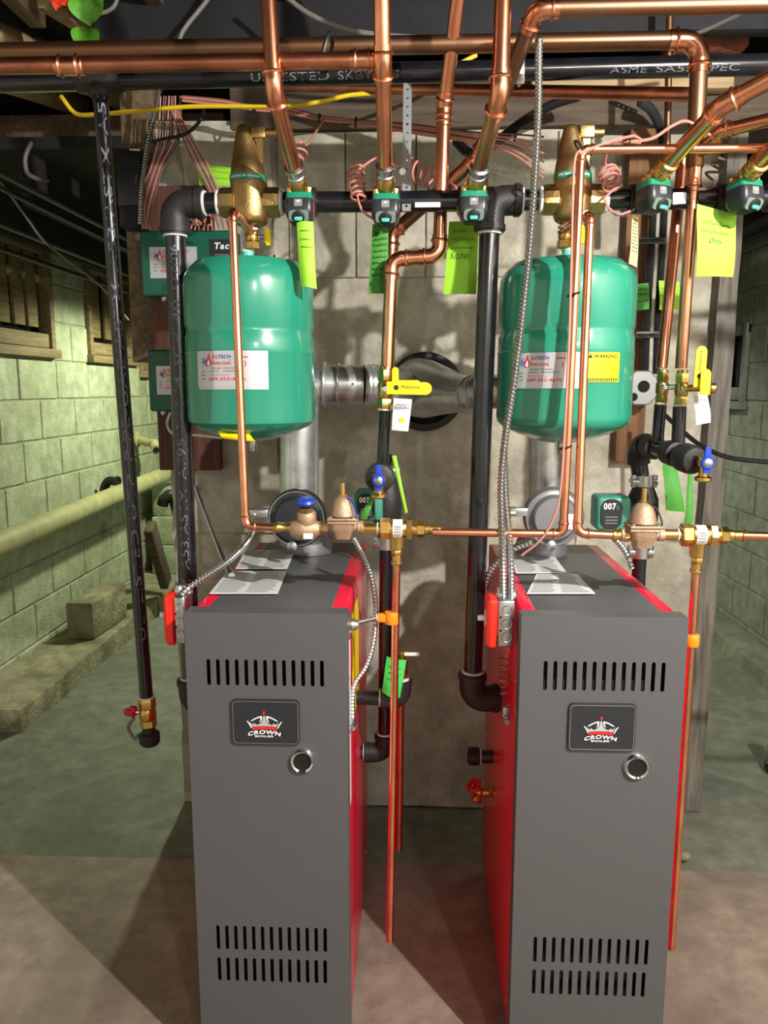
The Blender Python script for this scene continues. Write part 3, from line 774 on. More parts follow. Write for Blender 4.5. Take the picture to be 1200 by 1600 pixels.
def tank(cx, top, bot, R, label, lab, second):
    c = P(cx, 540, YT); zt, zb = P(cx, top, YT).z, P(cx, bot, YT - .02).z
    H = zt - zb; o = V((c.x, YT, zb))
    t = thing('expansion_tank', label, 'tank', o, 'pair of green expansion tanks')
    zz = lambda y: P(cx, y, YT - R).z - zb
    g1, g2 = zz(512), zz(548); lo, hi = zz(660), zz(432)
    prof = [(.012, 0), (R * .34, .006), (R * .68, lo * .42), (R * .90, lo * .72), (R * .985, lo * .93), (R, lo + .008)]
    prof += [(R, g2 - .003), (R * 1.004, g2 - .002), (R * 1.004, g2 + .002), (R * .997, g2 + .003), (R * .997, g1 - .012), (R * .972, g1 - .004), (R * .972, g1 + .004), (R * .997, g1 + .012)]
    prof += [(R * .997, hi - .006), (R * .985, hi + .012), (R * .94, hi + .026), (R * .80, hi + .045), (R * .55, H - .010), (R * .25, H - .001), (.014, H)]
    shell = MB().lathe(prof, o, n=64).build('shell', tank_green, t)
    MB().lathe([(.013, 0), (.013, .012)], o + V((0, 0, H - .001)), n=16).build('stem_collar', teal, t)
    MB().lathe([(.0145, 0), (.0145, .005)], o + V((0, 0, H + .010)), n=16).build('thread_sealant', white_dope, t)
    a = MB(); a.lathe([(.006, -.022), (.009, -.018), (.009, 0), (.014, .002)], o, n=12); a.build('air_valve', steel, t)
    # label surface
    base_ang = -math.pi / 2 + math.atan2(c.x, YT)          # faces the room front
    def mp(u, v, w=0):
        a = base_ang + u / R; rr = R * 1.003 + .0012 + w
        return V((o.x + rr * math.cos(a), o.y + rr * math.sin(a), zb + v))
    def uvt(x, y):
        d = _F + _R * ((x - 600) / FPX) - _U * ((y - 800) / FPX)
        ex, ey = -o.x, -o.y; A = d.x ** 2 + d.y ** 2; B = 2 * (ex * d.x + ey * d.y); C = ex * ex + ey * ey - R * R
        s = (-B - math.sqrt(max(0, B * B - 4 * A * C))) / (2 * A); p = _C + d * s
        an = math.atan2(p.y - o.y, p.x - o.x) - base_ang
        an = (an + math.pi) % (2 * math.pi) - math.pi
        return an * R, p.z - zb
    return t, shell, mp, uvt
tkL, shL, mpL, uvL = tank(391, 402, 691, .1385, 'green expansion tank on the left with one service sticker and a yellow valve on top', None, None)
u0, v0 = uvL(312, 607); u1, v1 = uvL(418, 549)
lb2 = sheet(mpL, u0 + .002, u1, v0 - .002, v1 + .001, 14, 2, .0004, silver_paper, 'maker_label', shL)
company_label(lambda u, v, w=0: mpL(u, v, w + .0005), u0, v0 + .002, (u1 - u0) * .93, v1 - v0 - .002, tkL)
mb = MB()
for k in range(6):
    v = v0 + (v1 - v0) * (.15 + .11 * k); mb.add([mpL(u1 - .022, v, .0006), mpL(u1 - .003, v, .0006), mpL(u1 - .003, v + .001, .0006), mpL(u1 - .022, v + .001, .0006)], [(0, 1, 2, 3)])
mb.build('print_lines', ink_grey, lb2, False)
tkR, shR, mpR, uvR = tank(883, 400, 694, .1425, 'green expansion tank on the right with a yellow warning label', None, None)
u0, v0 = uvR(806, 607); u1, v1 = uvR(906, 550)
company_label(mpR, u0, v0, u1 - u0, v1 - v0, tkR)
u0, v0 = uvR(914, 597); u1, v1 = uvR(967, 551); w, h = u1 - u0, v1 - v0
wl = sheet(mpR, u0, u1, v0, v1, 8, 2, .0007, yellow, 'warning_label', tkR); wl['label'] = 'yellow warning label with black print'
f = lambda u, v: mpR(u0 + u * w, v0 + v * h, .0011)
lettering('WARNING:', f, .20, .80, .72, .13, ink, wl, bold=.03)
mesh_obj('hazard_triangle', [f(.04, .80), (f(.17, .80)), f(.105, .95)], [(0, 1, 2)], ink, wl, False)
mb = MB()
for k in range(9):
    v = .73 - k * .062; e = .95 - (.3 if k in (3, 8) else random.uniform(0, .06)); mb.add([f(.05, v), f(e, v), f(e, v + .018), f(.05, v + .018)], [(0, 1, 2, 3)])
for k in range(14):
    a = .03 + k * .067; mb.add([f(a, .14), f(a + .035, .14), f(a + .075, .02), f(a + .04, .02)], [(0, 3, 2, 1)])
mb.build('print_lines', ink, wl, False)
# ================================================================== black iron supply piping
YM = 1.68
zm = P(600, 315, YM).z                       # height of the supply header
def M(x): p = P(x, 315, YM); return V((p.x, YM, zm))
def iron_nipple(parent, a, b, r, name='pipe'):
    return MB().cyl(a, b, r, n=22).build(name, black_iron, parent)
def print_on_pipe(s, a, b, r, m, parent, height, length, start, face, bold=.0):
    """stencilled lettering wrapped on a pipe from a to b, one object per word, face = direction it looks"""
    d = (V(b) - V(a)).normalized(); f = V(face); f = (f - d * f.dot(d)).normalized(); s_ = f.cross(d)
    def mp(u, v):
        an = v / r; return V(a) + d * u + (f * math.cos(an) + s_ * math.sin(an)) * (r + .0004)
    unit = length / len(s); pos = start
    for w in s.split(' '):
        lettering(w, mp, pos, -height / 2, unit * len(w), height, m, parent, bold=bold, name='pipe_lettering'); pos += unit * (len(w) + 1)
# risers: boiler -> header
rL0, rL1 = P(272, 316, YM), P(302, 1095, YM)
top = V((rL0.x, YM, zm)); low = V((P(296, 1000, YM).x, YM, P(300, 1100, YM).z))
root, r = pipe_run('supply_riser', 'black iron riser with white stencilling left of the left tank', [V((P(352, 316, YM).x, YM, zm)), top, low, low + V((.12, .02, 0))], 0, black_iron, black_cast, iron=True, dia=.0422, bend=1.5)
print_on_pipe('USPC/ASTM A53/ASTM A795 1-1/4 SCH 40 QW06', low, top, r, pipe_print, root, .017, .92, .10, (.12, -1, 0))
rr = P(763, 345, YM); topR = V((rr.x + .004, YM, zm)); lowR = V((P(737, 1090, YM).x, YM, P(737, 1092, YM).z))
pipe_run('supply_riser', 'black iron riser between the boilers, elbowed into the right one', [V((P(850, 312, YM).x, YM, zm)), topR, lowR, V((.215, YM + .01, lowR.z))], 0, black_iron, black_cast, iron=True, dia=.0422, bend=1.5)
# headers
hdL = thing('supply_header', 'black iron header running from the left air separator to the right riser', 'pipe', M(600))
iron_nipple(hdL, M(428), M(752), .0211)
MB().lathe([(.0215, 0), (.027, .002), (.027, .03), (.02, .034)], M(752), (1, 0, 0)).build('end_cap', black_cast, hdL)
sticker = plate(Fr(M(668) + V((0, -.0225, -.012))), [rrect(.052, .010, .001)], .0006, silver_paper, 'spec_sticker', hdL)
hdR = thing('supply_header', 'black iron header running right from the right air separator', 'pipe', M(1050))
iron_nipple(hdR, M(936), M(1195), .0211)
MB().lathe([(.0215, 0), (.027, .002), (.027, .03), (.02, .034)], M(1195), (1, 0, 0)).build('end_cap', black_cast, hdR)
plate(Fr(M(1056) + V((0, -.0225, -.004))), [rrect(.026, .022, .001)], .0006, silver_paper, 'spec_sticker', hdR)

# ---------------------------------------------------------------- air separators
def separator(cx, xl, xr, label, sep_y=YM):
    c = M(cx); s = zc(c) / FPX
    t = thing('air_separator', label, 'air separator', c + V((0, 0, -.045)), 'pair of brass air separators')
    zt = P(cx, 196, YM).z - zm
    k = zt
    prof = [(.030, -.044), (.036, -.040), (.0395, -.030), (.040, -.010), (.0395, .018), (.0385, k * .22), (.0370, k * .34), (.0318, k * .52), (.0310, k * .525), (.0225, k * .77), (.0155, k * .93), (.0135, k * .975), (.009, k)]
    body = MB(); vs0 = len(body.v); body.lathe(prof, c, n=40)
    for i in range(vs0, len(body.v)):
        h = body.v[i].z - zm
        if h > 0: body.v[i].x -= .010 * (h / k) ** 1.2
    b = body.build('body', bronze, t)
    # rib and side port
    rib = MB(); rib.prism([c + V((.012, -.006, k * .90)), c + V((.030, -.006, k * .90)), c + V((.030, -.006, k * .55)), c + V((.026, -.006, k * .45))], (0, .012, 0))
    rib.build('rib', bronze, t)
    pt = MB(); pt.rbox(c + V((.022, 0, k * .90)), (.030, .024, .024), .003); pt.lathe([(.009, 0), (.009, .022), (.007, .024)], c + V((.034, 0, k * .90)), (1, 0, 0), n=18)
    pt.build('side_port', bronze, t)
    band = MB(); z0 = k * .29; an0 = -math.pi / 2 - 1.25
    vs = []; fs = []
    for j, zz in enumerate((z0 - .006, z0 + .007)):
        for i in range(25):
            a = an0 + 2.5 * i / 24
            vs.append(c + V((.0388 * math.cos(a) - .010 * (zz / k) ** 1.2, .0388 * math.sin(a), zz)))
    for i in range(24): fs.append((i, i + 1, i + 26, i + 25))
    bd = mesh_obj('band_label', vs, fs, valve_green, t)
    def mp(u, v):
        a = -math.pi / 2 + u / .040; zz = z0 + v
        return c + V((.0392 * math.cos(a) - .010 * (zz / k) ** 1.2, .0392 * math.sin(a), zz))
    lettering('4900 Series Air Separator', mp, -.040, -.0030, .074, .0068, ink_white, bd, bold=.015)
    for sx in (-1, 1):
        a = c + V((sx * .030, 0, 0)); e = c + V((sx * .062, 0, 0))
        MB().lathe([(.027, 0), (.0305, .002), (.0305, .026), (.029, .032)], a, (sx, 0, 0), n=8, phase=math.pi / 8).build('port_hex', bronze, t)
        MB().lathe([(.0215, 0), (.0265, .001), (.0265, .006), (.0225, .009)], e, (sx, 0, 0), n=22).build('thread_sealant', white_dope, t)
    return t, c
sepL, cL = separator(391, 352, 431, 'brass air separator above the left tank')
sepR, cR = separator(895, 850, 940, 'brass air separator above the right tank')

def tank_valve(c, zt, label, flip, handle):
    """brass service valve between separator and tank"""
    o = V((c.x, YM + .012, zt)); h = (c.z - .044) - zt
    t = thing('tank_service_valve', label, 'valve', o, 'brass valves above the tanks')
    b = MB(); b.hexa(o, o + V((0, 0, h * .34)), .0155); b.lathe([(.012, 0), (.014, .003), (.014, h * .22), (.012, h * .26)], o + V((0, 0, h * .34)), n=20)
    b.lathe([(.0125, 0), (.0155, .002), (.0155, h * .12), (.012, h * .14)], o + V((0, 0, h * .58)), n=20)
    b.cyl(o + V((0, 0, h * .7)), o + V((0, 0, h)), .011, n=16)
    b.build('body', brass, t)
    MB().torus(o + V((0, 0, h * .86)), (0, 0, 1), .0125, .003).build('thread_sealant', white_dope, t)
    hd = MB(); q = o + V((.014, -.004, h * .52)); hd.cyl(q, q + V((.012, 0, 0)), .005)
    hd.build('stem', steel, t)
    n = MB(); f = Fr(q + V((.020, 0, 0)), (0, -1, 0), (0, 0, 1))
    n.loft(f, [(-.018, .010, .008, 0), (-.012, .020, .012, 0), (-.002, .012, .012, 0), (.004, .018, .012, 0), (.017, .022, .010, 0)], rad=.3)
    n.build('handle', yellow, t)
    return t, o, h
tvL, oL, hL = tank_valve(M(391), P(391, 402, YT).z + .014, 'brass valve with yellow handle on top of the left tank', 1, 1)
tvR, oR, hR = tank_valve(M(886), P(883, 400, YT).z + .014, 'brass valve with yellow handle on top of the right tank', 1, 1)

# ---------------------------------------------------------------- zone valves
def zone_valve(x, y, Y, pipe_dir, label, yaw=0.0):
    c = P(x, y, Y); d = V(pipe_dir).normalized()
    t = thing('zone_valve', label, 'valve', c + V((0, 0, -.03)), 'green and black zone valves on the headers')
    R = Matrix.Rotation(yaw, 3, 'Z')
    fr = Fr(c, R @ V((1, 0, 0)), R @ V((0, .10, 1)))
    MB().loft(fr, [(.0255, .046, .038, -.004), (.024, .052, .046, 0), (.012, .0545, .050, 0)], rad=.18).build('cap', valve_green, t)
    MB().loft(fr, [(.0122, .0555, .051, 0), (.004, .0565, .053, .001), (-.012, .0565, .053, .001), (-.022, .049, .048, 0), (-.030, .036, .036, -.004)], rad=.2).build('cover', valve_black, t)
    f2 = Fr(fr.pt(0, -.0205, .0195), fr.r, (fr.u * .80 + fr.n * .6))
    plate(f2.at(0, 0, .002), [rrect(.038, .020, .006)], .006, valve_grey, 'bezel', t, bevel=.001)
    MB().lathe([(.0125, 0), (.0125, .004), (.010, .0055)], f2.pt(0, -.001, .004), f2.n, n=22).build('dial', black_rubber, t)
    MB().rbox(f2.pt(0, -.003, .0095), (.016, .007, .007), .002, f2).build('manual_lever', teal, t)
    f3 = fr.at(0, .002, .0272)
    pl = plate(f3, [rrect(.016, .014, .002)], .0008, ink_grey, 'face_label', t)
    mesh_obj('arrow_mark', [f3.pt(-.005, .001, .001), f3.pt(.005, .001, .001), f3.pt(0, .005, .001)], [(0, 1, 2)], ink_white, pl, False)
    if x < 500: MB().rbox(fr.pt(.0284, -.002, .004), (.0012, .016, .018), .0005, fr).build('side_label', red_paint, t)
    # forged body behind/above the head, in line with the copper
    a = c + V((0, .012, .030)); b = MB()
    b.rbox(c + V((0, .004, .030)), (.046, .034, .012), .004, Fr(c, R @ V((1, 0, 0))))
    for sx in (-1, 1): b.lathe([(.006, 0), (.007, .002), (.007, .010), (.005, .012)], c + (R @ V((sx * .019, -.008, .026))), (0, 0, 1), n=8)
    b.lathe([(.013, -.01), (.019, 0), (.019, .030), (.0165, .036)], c + V((0, .004, .032)) , d, n=22)
    b.build('body', brass, t)
    e = MB(); q = c + V((0, .004, .032)) + d * .036
    e.lathe([(.0165, 0), (.0185, .002), (.0185, .006), (.0165, .008), (.0165, .016), (.0195, .019), (.0195, .024), (.0155, .027)], q, d, n=22)
    e.build('press_end', steel if yaw == 0 else brass, t)
    # tee down to the header
    tee = MB(); tee.cyl(V((c.x, YM, zm)), c + V((0, .004, .034)), .0175, n=18)
    tee.lathe([(.0265, -.028), (.0285, -.026), (.0285, .026), (.0265, .028)], V((c.x, YM, zm)), (1, 0, 0), n=22)
    tee.build('tee', black_cast, t)
    return t, c + V((0, .004, .032)) + d * .055
z1e = P(428, 140, 1.44); z2e = P(598, 102, 1.44); z3e = P(781, 150, 1.44); z4e = P(1128, 165, 1.40); z5e = P(1260, 175, 1.40)
def zdir(x, y, Y, e): return e - (P(x, y, Y) + V((0, .004, .032)))
zv = []
for (x, y, Y, e, lab, yaw) in ((469, 325, 1.625, z1e, 'zone valve nearest the left air separator, narrow green tag below it', 0),
                               (603, 327, 1.625, z2e, 'zone valve with the tight pink wire coil on its left', 0),
                               (739, 323, 1.625, z3e, 'zone valve beside the right riser elbow, wide green tag behind it', 0),
                               (1021, 306, 1.60, z4e, 'zone valve right of the right air separator, cream tag hanging under it', .42),
                               (1163, 306, 1.60, z5e, 'rightmost zone valve, large lime tag hanging beside it', .42)):
    zv.append(zone_valve(x, y, Y, zdir(x, y, Y, e), lab, yaw))
# zone supply pipes going up from the valves
def up_to(e, p, z=2.40):                      # carry a riser on to the joists
    return e + (p - e) * ((z - e.z) / (p.z - e.z))
def across_to(e, p, x=XR - .03):              # carry a run on to the right wall
    return e + (p - e) * ((x - e.x) / (p.x - e.x))
pipe_run('zone_supply_pipe', 'leftmost bright copper zone pipe, bent above the first zone valve', [zv[0][1], z1e, up_to(z1e, P(417, -40, 1.44))], 0, dia=.0286)
pipe_run('zone_supply_pipe', 'bright copper zone pipe meeting a side branch above the second zone valve', [zv[1][1], z2e, up_to(z2e, P(596, -40, 1.40))], 0, dia=.0286)
pipe_run('zone_supply_pipe', 'bright copper zone pipe bent above the third zone valve', [zv[2][1], z3e, up_to(z3e, P(787, -40, 1.44))], 0, dia=.0300)
pipe_run('zone_supply_pipe', 'copper zone pipe slanting up right from the valve with the cream tag', [zv[3][1], z4e, across_to(z4e, P(1250, 98, 1.33), 1.5)], 0, dia=.0300)
tag(MB().cyl(zv[4][1], zv[4][1] + (z5e - zv[4][1]) * 1.5, .0143).build('zone_supply_pipe', copper), 'copper zone pipe leaving the rightmost zone valve at the photo edge', 'pipe')

# ---------------------------------------------------------------- overhead mains
Y1 = 1.66
zo = P(600, 71, Y1).z
oc = V((P(1093, 85, Y1).x, Y1, zo))
pipe_run('overhead_main', 'old brown copper main overhead, turning down at the right', [V((XL + .03, Y1, zo)), oc, V((P(1085, 262, Y1).x, Y1, P(1085, 262, Y1).z))], 0, copper_old, copper, dia=.0345)
yb_ = 1.455
zb2 = P(300, 96, yb_).z
br, rbr = pipe_run('overhead_branch', 'brighter copper branch overhead joining the second zone pipe', [P(592, 94, yb_) + (P(0, 103, yb_) - P(592, 94, yb_)) * 2.0, V((P(592, 94, yb_).x, yb_, P(592, 94, yb_).z))], 0, copper_dark, copper, dia=.0282)
pd = (P(592, 94, yb_) - P(0, 103, yb_)).normalized()
press_coupling(br, P(109, 103, yb_), pd, rbr, .052)
press_coupling(br, P(566, 94, yb_), pd, rbr, .045)
Yg = 1.86; zg = P(600, 113, Yg).z
g0, g1 = P(0, 129, Yg), P(1200, 101, Yg)
def GM(X): return g0 + (g1 - g0) * ((X - g0.x) / (g1.x - g0.x))
gm, rg = pipe_run('gas_main', 'thick black iron gas main crossing the ceiling', [GM(XL + .03), GM(XR - .03)], 0, black_iron, black_cast, iron=True, dia=.0445)
print_on_pipe('UL LISTED SKBY SJ', GM(P(395, 120, Yg).x), GM(P(620, 115, Yg).x), rg, pipe_print, gm, .017, .33, 0, (0, -1, -.45))
print_on_pipe('ASME SA53 SPEC', GM(P(950, 107, Yg).x), GM(P(1180, 100, Yg).x), rg, pipe_print, gm, .013, .28, .0, (0, -1, -.55))
ga = P(156, 138, Yg); gb = P(229, 1092, Yg)
gd = thing('gas_drip_leg', 'black iron drop pipe with stencilled lettering hanging at the far left', 'pipe', gb)
gr = .0169
MB().cyl(ga, gb, gr, n=22).build('pipe', black_iron, gd)
d_ = (gb - ga).normalized()
MB().lathe([(rg * 1.12, -.052), (rg * 1.28, -.045), (rg * 1.28, .045), (rg * 1.12, .052)], GM(ga.x), g1 - g0, n=24).build('tee', black_cast, gd)
MB().lathe([(.024, 0), (.027, .004), (.027, .024), (.021, .032)], ga - d_ * .012, d_, n=22).build('tee_outlet', black_cast, gd)
print_on_pipe('UL LISTED/UTP PIPE-UAE/ASTM-A53/ASTM-A53', gb, ga, gr, pipe_print, gd, .018, 1.30, .16, (.45, -1, 0), bold=.004)
vb = MB(); L_ = P(229, 1130, Yg); 
vb.hexa(gb - d_ * .004, gb + d_ * .024, .0225); vb.lathe([(.019, 0), (.0215, .004), (.0215, .026), (.019, .030)], gb + d_ * .024, d_, n=20); vb.hexa(gb + d_ * .054, gb + d_ * .075, .0215)
gv = thing('gas_ball_valve', 'brass ball valve with red handle near the end of the drip leg', 'valve', gb + d_ * .075); vb.build('body', brass, gv)
MB().torus(gb - d_ * .004, d_, .0175, .003).build('thread_sealant', white_dope, gv)
q = gb + d_ * .035; hb = MB(); hb.cyl(q, q + V((-.030, -.012, .004)), .006); hb.build('stem', steel, gv)
f = Fr(q + V((-.036, -.014, .002)), (.9, -.45, 0), (-.25, 0, 1)); hb = MB(); hb.rbox(f.pt(-.006, 0, 0), (.034, .016, .018), .004, f); hb.rbox(f.pt(.008, .014, 0), (.020, .012, .014), .003, f); hb.build('handle', red_paint, gv)
st = MB(); st.tube(smooth_path([q + V((-.03, -.015, -.01)), q + V((-.045, -.02, -.035)), q + V((-.03, -.02, -.065)), q + V((-.02, -.02, -.055))], 6), .0045, 8); st.build('tag_strap', grey_cable, gv)
cp = MB(); e = gb + d_ * .075
cp.cyl(e, e + d_ * .016, .0165); cp.lathe([(.022, 0), (.0265, .003), (.0265, .026), (.022, .033)], e + d_ * .016, d_, n=24)
cp.build('cap', black_cast, gd)
# thinner copper main, slanting back to the left
tag(MB().tube([P(440, 135, 2.22), P(1090, 148, 1.74)], [.0135, .0143], 16).build('overhead_copper_line', copper_dark), 'thin copper line below the black gas main', 'pipe')
tag(MB().cyl(up_to(P(1042, 235, 2.05), P(1047, -20, 2.05), 2.445), P(1041, 305, 2.05), .0085, n=12).build('old_copper_riser', copper_old), 'thin old copper riser beside the upright brown board', 'pipe')
pipe_run('overhead_return_main', 'brown copper main along the top right edge, diving toward the diagonal return', [across_to(P(838, 14, 1.50), P(1230, 6, 1.50)), P(838, 14, 1.50), P(748, 245, 1.74), P(612, 366, 1.80), P(606, 600, 1.80)], 0, copper_old, copper, dia=.0290, bend=1.6)
# return 1, ahead of it
pipe_run('return_pipe', 'copper return dropping left of the third zone valve to the yellow lever valve', [up_to(P(694, 168, 1.72), P(720, -40, 1.60)), P(694, 168, 1.72), P(686, 400, 1.72), P(612, 405, 1.72), P(605, 578, 1.72)], 0, dia=.0286, joints=((1, .02),), bend=1.7)
# returns at the right
pipe_run('return_pipe', 'copper return behind, left of the pair by the lime tag', [P(1069, 225, 1.76), P(1034, 575, 1.74)], 0, copper_dark, dia=.0238)
pipe_run('return_pipe', 'copper return in front, right of the pair by the lime tag', [across_to(P(1128, 205, 1.60), P(1250, 176, 1.50), 1.4), P(1128, 205, 1.60), P(1087, 240, 1.66), P(1064, 575, 1.70)], 0, copper, dia=.0250, joints=((2, .10),), bend=1.5)

# ---------------------------------------------------------------- cold feed and separator lines
pipe_run('tank_feed_pipe', 'copper pipe dropping in front of the left tank from its air separator', [oL + V((0, 0, hL * .72)), P(363, 330, 1.50), P(384, 822, 1.47), P(432, 824, 1.47)], 0, dia=.0162, bend=1.8)
pipe_run('cold_feed_pipe', 'copper pipe from the right wall dropping in front of the right tank, then left', [across_to(P(908, 234, 1.50), P(1240, 231, 1.53)), P(908, 234, 1.50), P(880, 834, 1.47), P(676, 831, 1.47)], 0, dia=.0162, bend=1.8)
pipe_run('tank_feed_pipe', 'copper pipe dropping in front of the right tank, then right to the regulator', [oR + V((0, 0, hR * .72)), P(922, 335, 1.52), P(902, 833, 1.46), P(957, 836, 1.46)], 0, dia=.0162, bend=1.8)
pipe_run('feed_end_pipe', 'short copper pipe leaving the right backflow valve to the photo edge', [P(1160, 837, 1.46), across_to(P(1160, 837, 1.46), P(1240, 839, 1.46))], 0, dia=.0162)
# relief discharge pipes
pipe_run('discharge_pipe', 'copper discharge pipe hanging between the boilers', [P(620, 862, 1.49), P(609, 1470, 1.49)], 0, copper, dia=.0159)
pipe_run('discharge_pipe', 'copper discharge pipe down the right side of the right boiler', [P(1087, 895, 1.47), P(1049, 1482, 1.47)], 0, copper, dia=.0159)
# ================================================================== ball valves, return headers, pumps
def lever_plate(fr, L, W, m, name, parent, t=.0025):
    """flat lever with a rounded end running along fr.r"""
    poly = [(-.006, -W / 2), (L - W / 2, -W / 2)] + [(L - W / 2 + W / 2 * math.sin(a), -W / 2 * math.cos(a)) for a in [math.pi * i / 8 for i in range(1, 8)]] + [(L - W / 2, W / 2), (-.006, W / 2)]
    return plate(fr, [poly], t, m, name, parent, bevel=.0006)
def ball_valve(x, yt, yb, Y, px, label, group=None):
    a, b = P(x[0], yt, Y), P(x[1], yb, Y); d = (b - a).normalized(); L = (b - a).length; r = size(px, a) / 2
    t = thing('ball_valve', label, 'valve', b, group)
    m = MB(); m.lathe([(r * .72, 0), (r * .8, L * .02), (r * .8, L * .1)], a, d, n=20)
    m.hexa(a + d * L * .08, a + d * L * .36, r); m.lathe([(r * .82, 0), (r * .98, L * .05), (r * .98, L * .33), (r * .82, L * .38)], a + d * L * .36, d, n=22)
    m.hexa(a + d * L * .74, b, r * 1.02)
    m.build('body', brass, t)
    MB().torus(b, d, r * .8, r * .13).build('thread_sealant', white_dope, t)
    p = a + d * L * .52
    s = MB(); s.lathe([(r * .5, 0), (r * .5, r * .5), (r * .3, r * .6)], p + V((0, -r * .9, 0)), (0, -1, 0), n=14); s.hexa(p + V((0, -r * 1.4, 0)), p + V((0, -r * 1.9, 0)), r * .34)
    s.build('stem_nut', chrome, t)
    return t, p, r
grpv = 'brass lever ball valves on the returns'
bv1, p1, r1 = ball_valve((604, 601), 572, 640, 1.72, 26, 'brass ball valve with horizontal yellow lever over the flue', grpv)
f = Fr(p1 + V((.010, -r1 * 1.6, .002)), (1, 0, -.02)); h1 = lever_plate(f, P(674, 618, 1.70).x - p1.x - .010, .026, yellow, 'lever', bv1)
lettering('Webstone', lambda u, v: f.pt(u, v, .0022), .024, -.001, .040, .008, ink, h1, bold=.01)
MB().lathe([(.0055, 0), (.0055, .0006)], f.pt(.014, .001, .0018), f.n, n=18).build('round_mark', ink, h1)
f2 = Fr(p1 + V((.022, -r1 * 1.3, .006)), (0, 0, 1), (-1, 0, 0)); lever_plate(f2, .040, .013, yellow, 'lock_tab', bv1, .005)
lever_plate(Fr(p1 + V((.030, -r1 * .8, .012)), (1, 0, 0)), .045, .012, yellow, 'drain_lever', bv1, .003)
bvA, pA, rA = ball_valve((1036, 1033), 578, 630, 1.74, 20, 'brass ball valve on the left pipe of the pair at right', grpv)
bvB, pB, rB = ball_valve((1066, 1063), 578, 633, 1.70, 21, 'brass ball valve with upright yellow lever at right', grpv)
cB = MB(); cB.cyl(pA + V((0, -.01, 0)), pA + V((.03, -.03, 0)), .006); cB.build('drain_stub', chrome, bvA)
e0 = pB + V((0, -.012, 0)); cB = MB(); cB.cyl(e0, pB + V((.030, -.028, 0)), .007)
q = pB + V((.050, -.02, 0)); cB.lathe([(.008, 0), (.0115, .003), (.0115, .012), (.009, .015)], q, (1, 0, 0), n=14); cB.cyl(pB + V((.012, -.015, 0)), q, .008)
cB.build('drain_stub', brass, bvB)
f = Fr(P(1092, 600, 1.63), (.02, 0, 1), (-1, 0, 0)); h2 = lever_plate(f, P(1092, 541, 1.63).z - P(1092, 600, 1.63).z, .0215, yellow, 'lever', bvB)
lettering('Webstone', lambda u, v: f.pt(u, v, .0022), .026, -.002, .042, .008, ink, h2, bold=.01)
MB().lathe([(.005, 0), (.005, .0006)], f.pt(.016, .001, .0018), f.n, n=18).build('round_mark', ink, h2)
f = Fr(P(1101, 612, 1.62), (0, 0, 1), (-1, 0, 0)); lever_plate(f, P(1101, 577, 1.62).z - P(1101, 612, 1.62).z, .019, yellow, 'drain_lever', bvB, .004)

def paper_tag(quad, Y, m, label, name='paper_tag', cat='tag', bulge=.006, lines=(), words=(), group=None, imat=None, dY=(0, 0, 0, 0)):
    """hanging tag: corners given clockwise from the upper left in the photo, at depth Y"""
    q = [P(x, y, Y + k) for (x, y), k in zip(quad, dY)]
    def mp(u, v, w=0):
        p = q[3].lerp(q[2], u).lerp(q[0].lerp(q[1], u), v)
        return p + V((0, -bulge * math.sin(math.pi * u) * (1 - .4 * v) - .004 * math.sin(v * 5) - w, 0))
    o = sheet(mp, 0, 1, 0, 1, 8, 8, .0008, m, name, None); tag(o, label, cat, group)
    rnd = random.Random(int(quad[0][0])); im = imat or hand_ink
    for (u0, u1, v, hgt) in lines:
        pts = []; n = int((u1 - u0) * 46)
        for i in range(n + 1):
            uu = u0 + (u1 - u0) * i / n
            pts.append(mp(uu, v + (hgt * rnd.uniform(.25, 1) if i % 2 else 0), .0014))
        MB().tube(pts, .00045, 4).build('handwriting', im, o)
    for (s, u, v, w, h) in words:
        lettering(s, lambda a, b: mp(a, b, .0016), u, v, w, h, im, o, bold=-.004, shear=.35, name='handwriting')
    return o
paper_tag([(615, 622), (644, 624), (638, 674), (612, 672)], 1.685, paper, 'white printed tag hanging from the valve lever over the flue', lines=(), words=(), bulge=.003)
o = bpy.data.objects[-1] if False else None
ft_ = Fr(P(628, 646, 1.678)); tg = [x for x in col.objects if x.name.startswith('paper_tag')][0]
s_ = size(1, P(628, 646, 1.678))
lettering('HANDLE IS', lambda u, v: ft_.pt(u, v, .001), -11 * s_, 12 * s_, 22 * s_, 3.4 * s_, ink, tg, bold=.03)
lettering('REVERSIBLE', lambda u, v: ft_.pt(u, v, .001), -12 * s_, 7 * s_, 24 * s_, 3.4 * s_, ink, tg, bold=.03)
MB().lathe([(4.2 * s_, 0), (4.2 * s_, .0008)], ft_.pt(0, -10 * s_, .001), ft_.n, n=18).build('round_mark', yellow, tg)
paper_tag([(1083, 612), (1106, 612), (1110, 660), (1087, 664)], 1.655, paper, 'white printed tag hanging from the upright yellow lever at right', bulge=.003)
tg2 = [x for x in col.objects if x.name.startswith('paper_tag')][1]
ft_ = Fr(P(1096, 622, 1.648))
lettering('HANDLE IS', lambda u, v: ft_.pt(u, v, .001), -10 * s_, 0, 20 * s_, 2.6 * s_, ink, tg2, bold=.03)
lettering('REVERSIBLE', lambda u, v: ft_.pt(u, v, .001), -10 * s_, -4.5 * s_, 20 * s_, 2.6 * s_, ink, tg2, bold=.03)

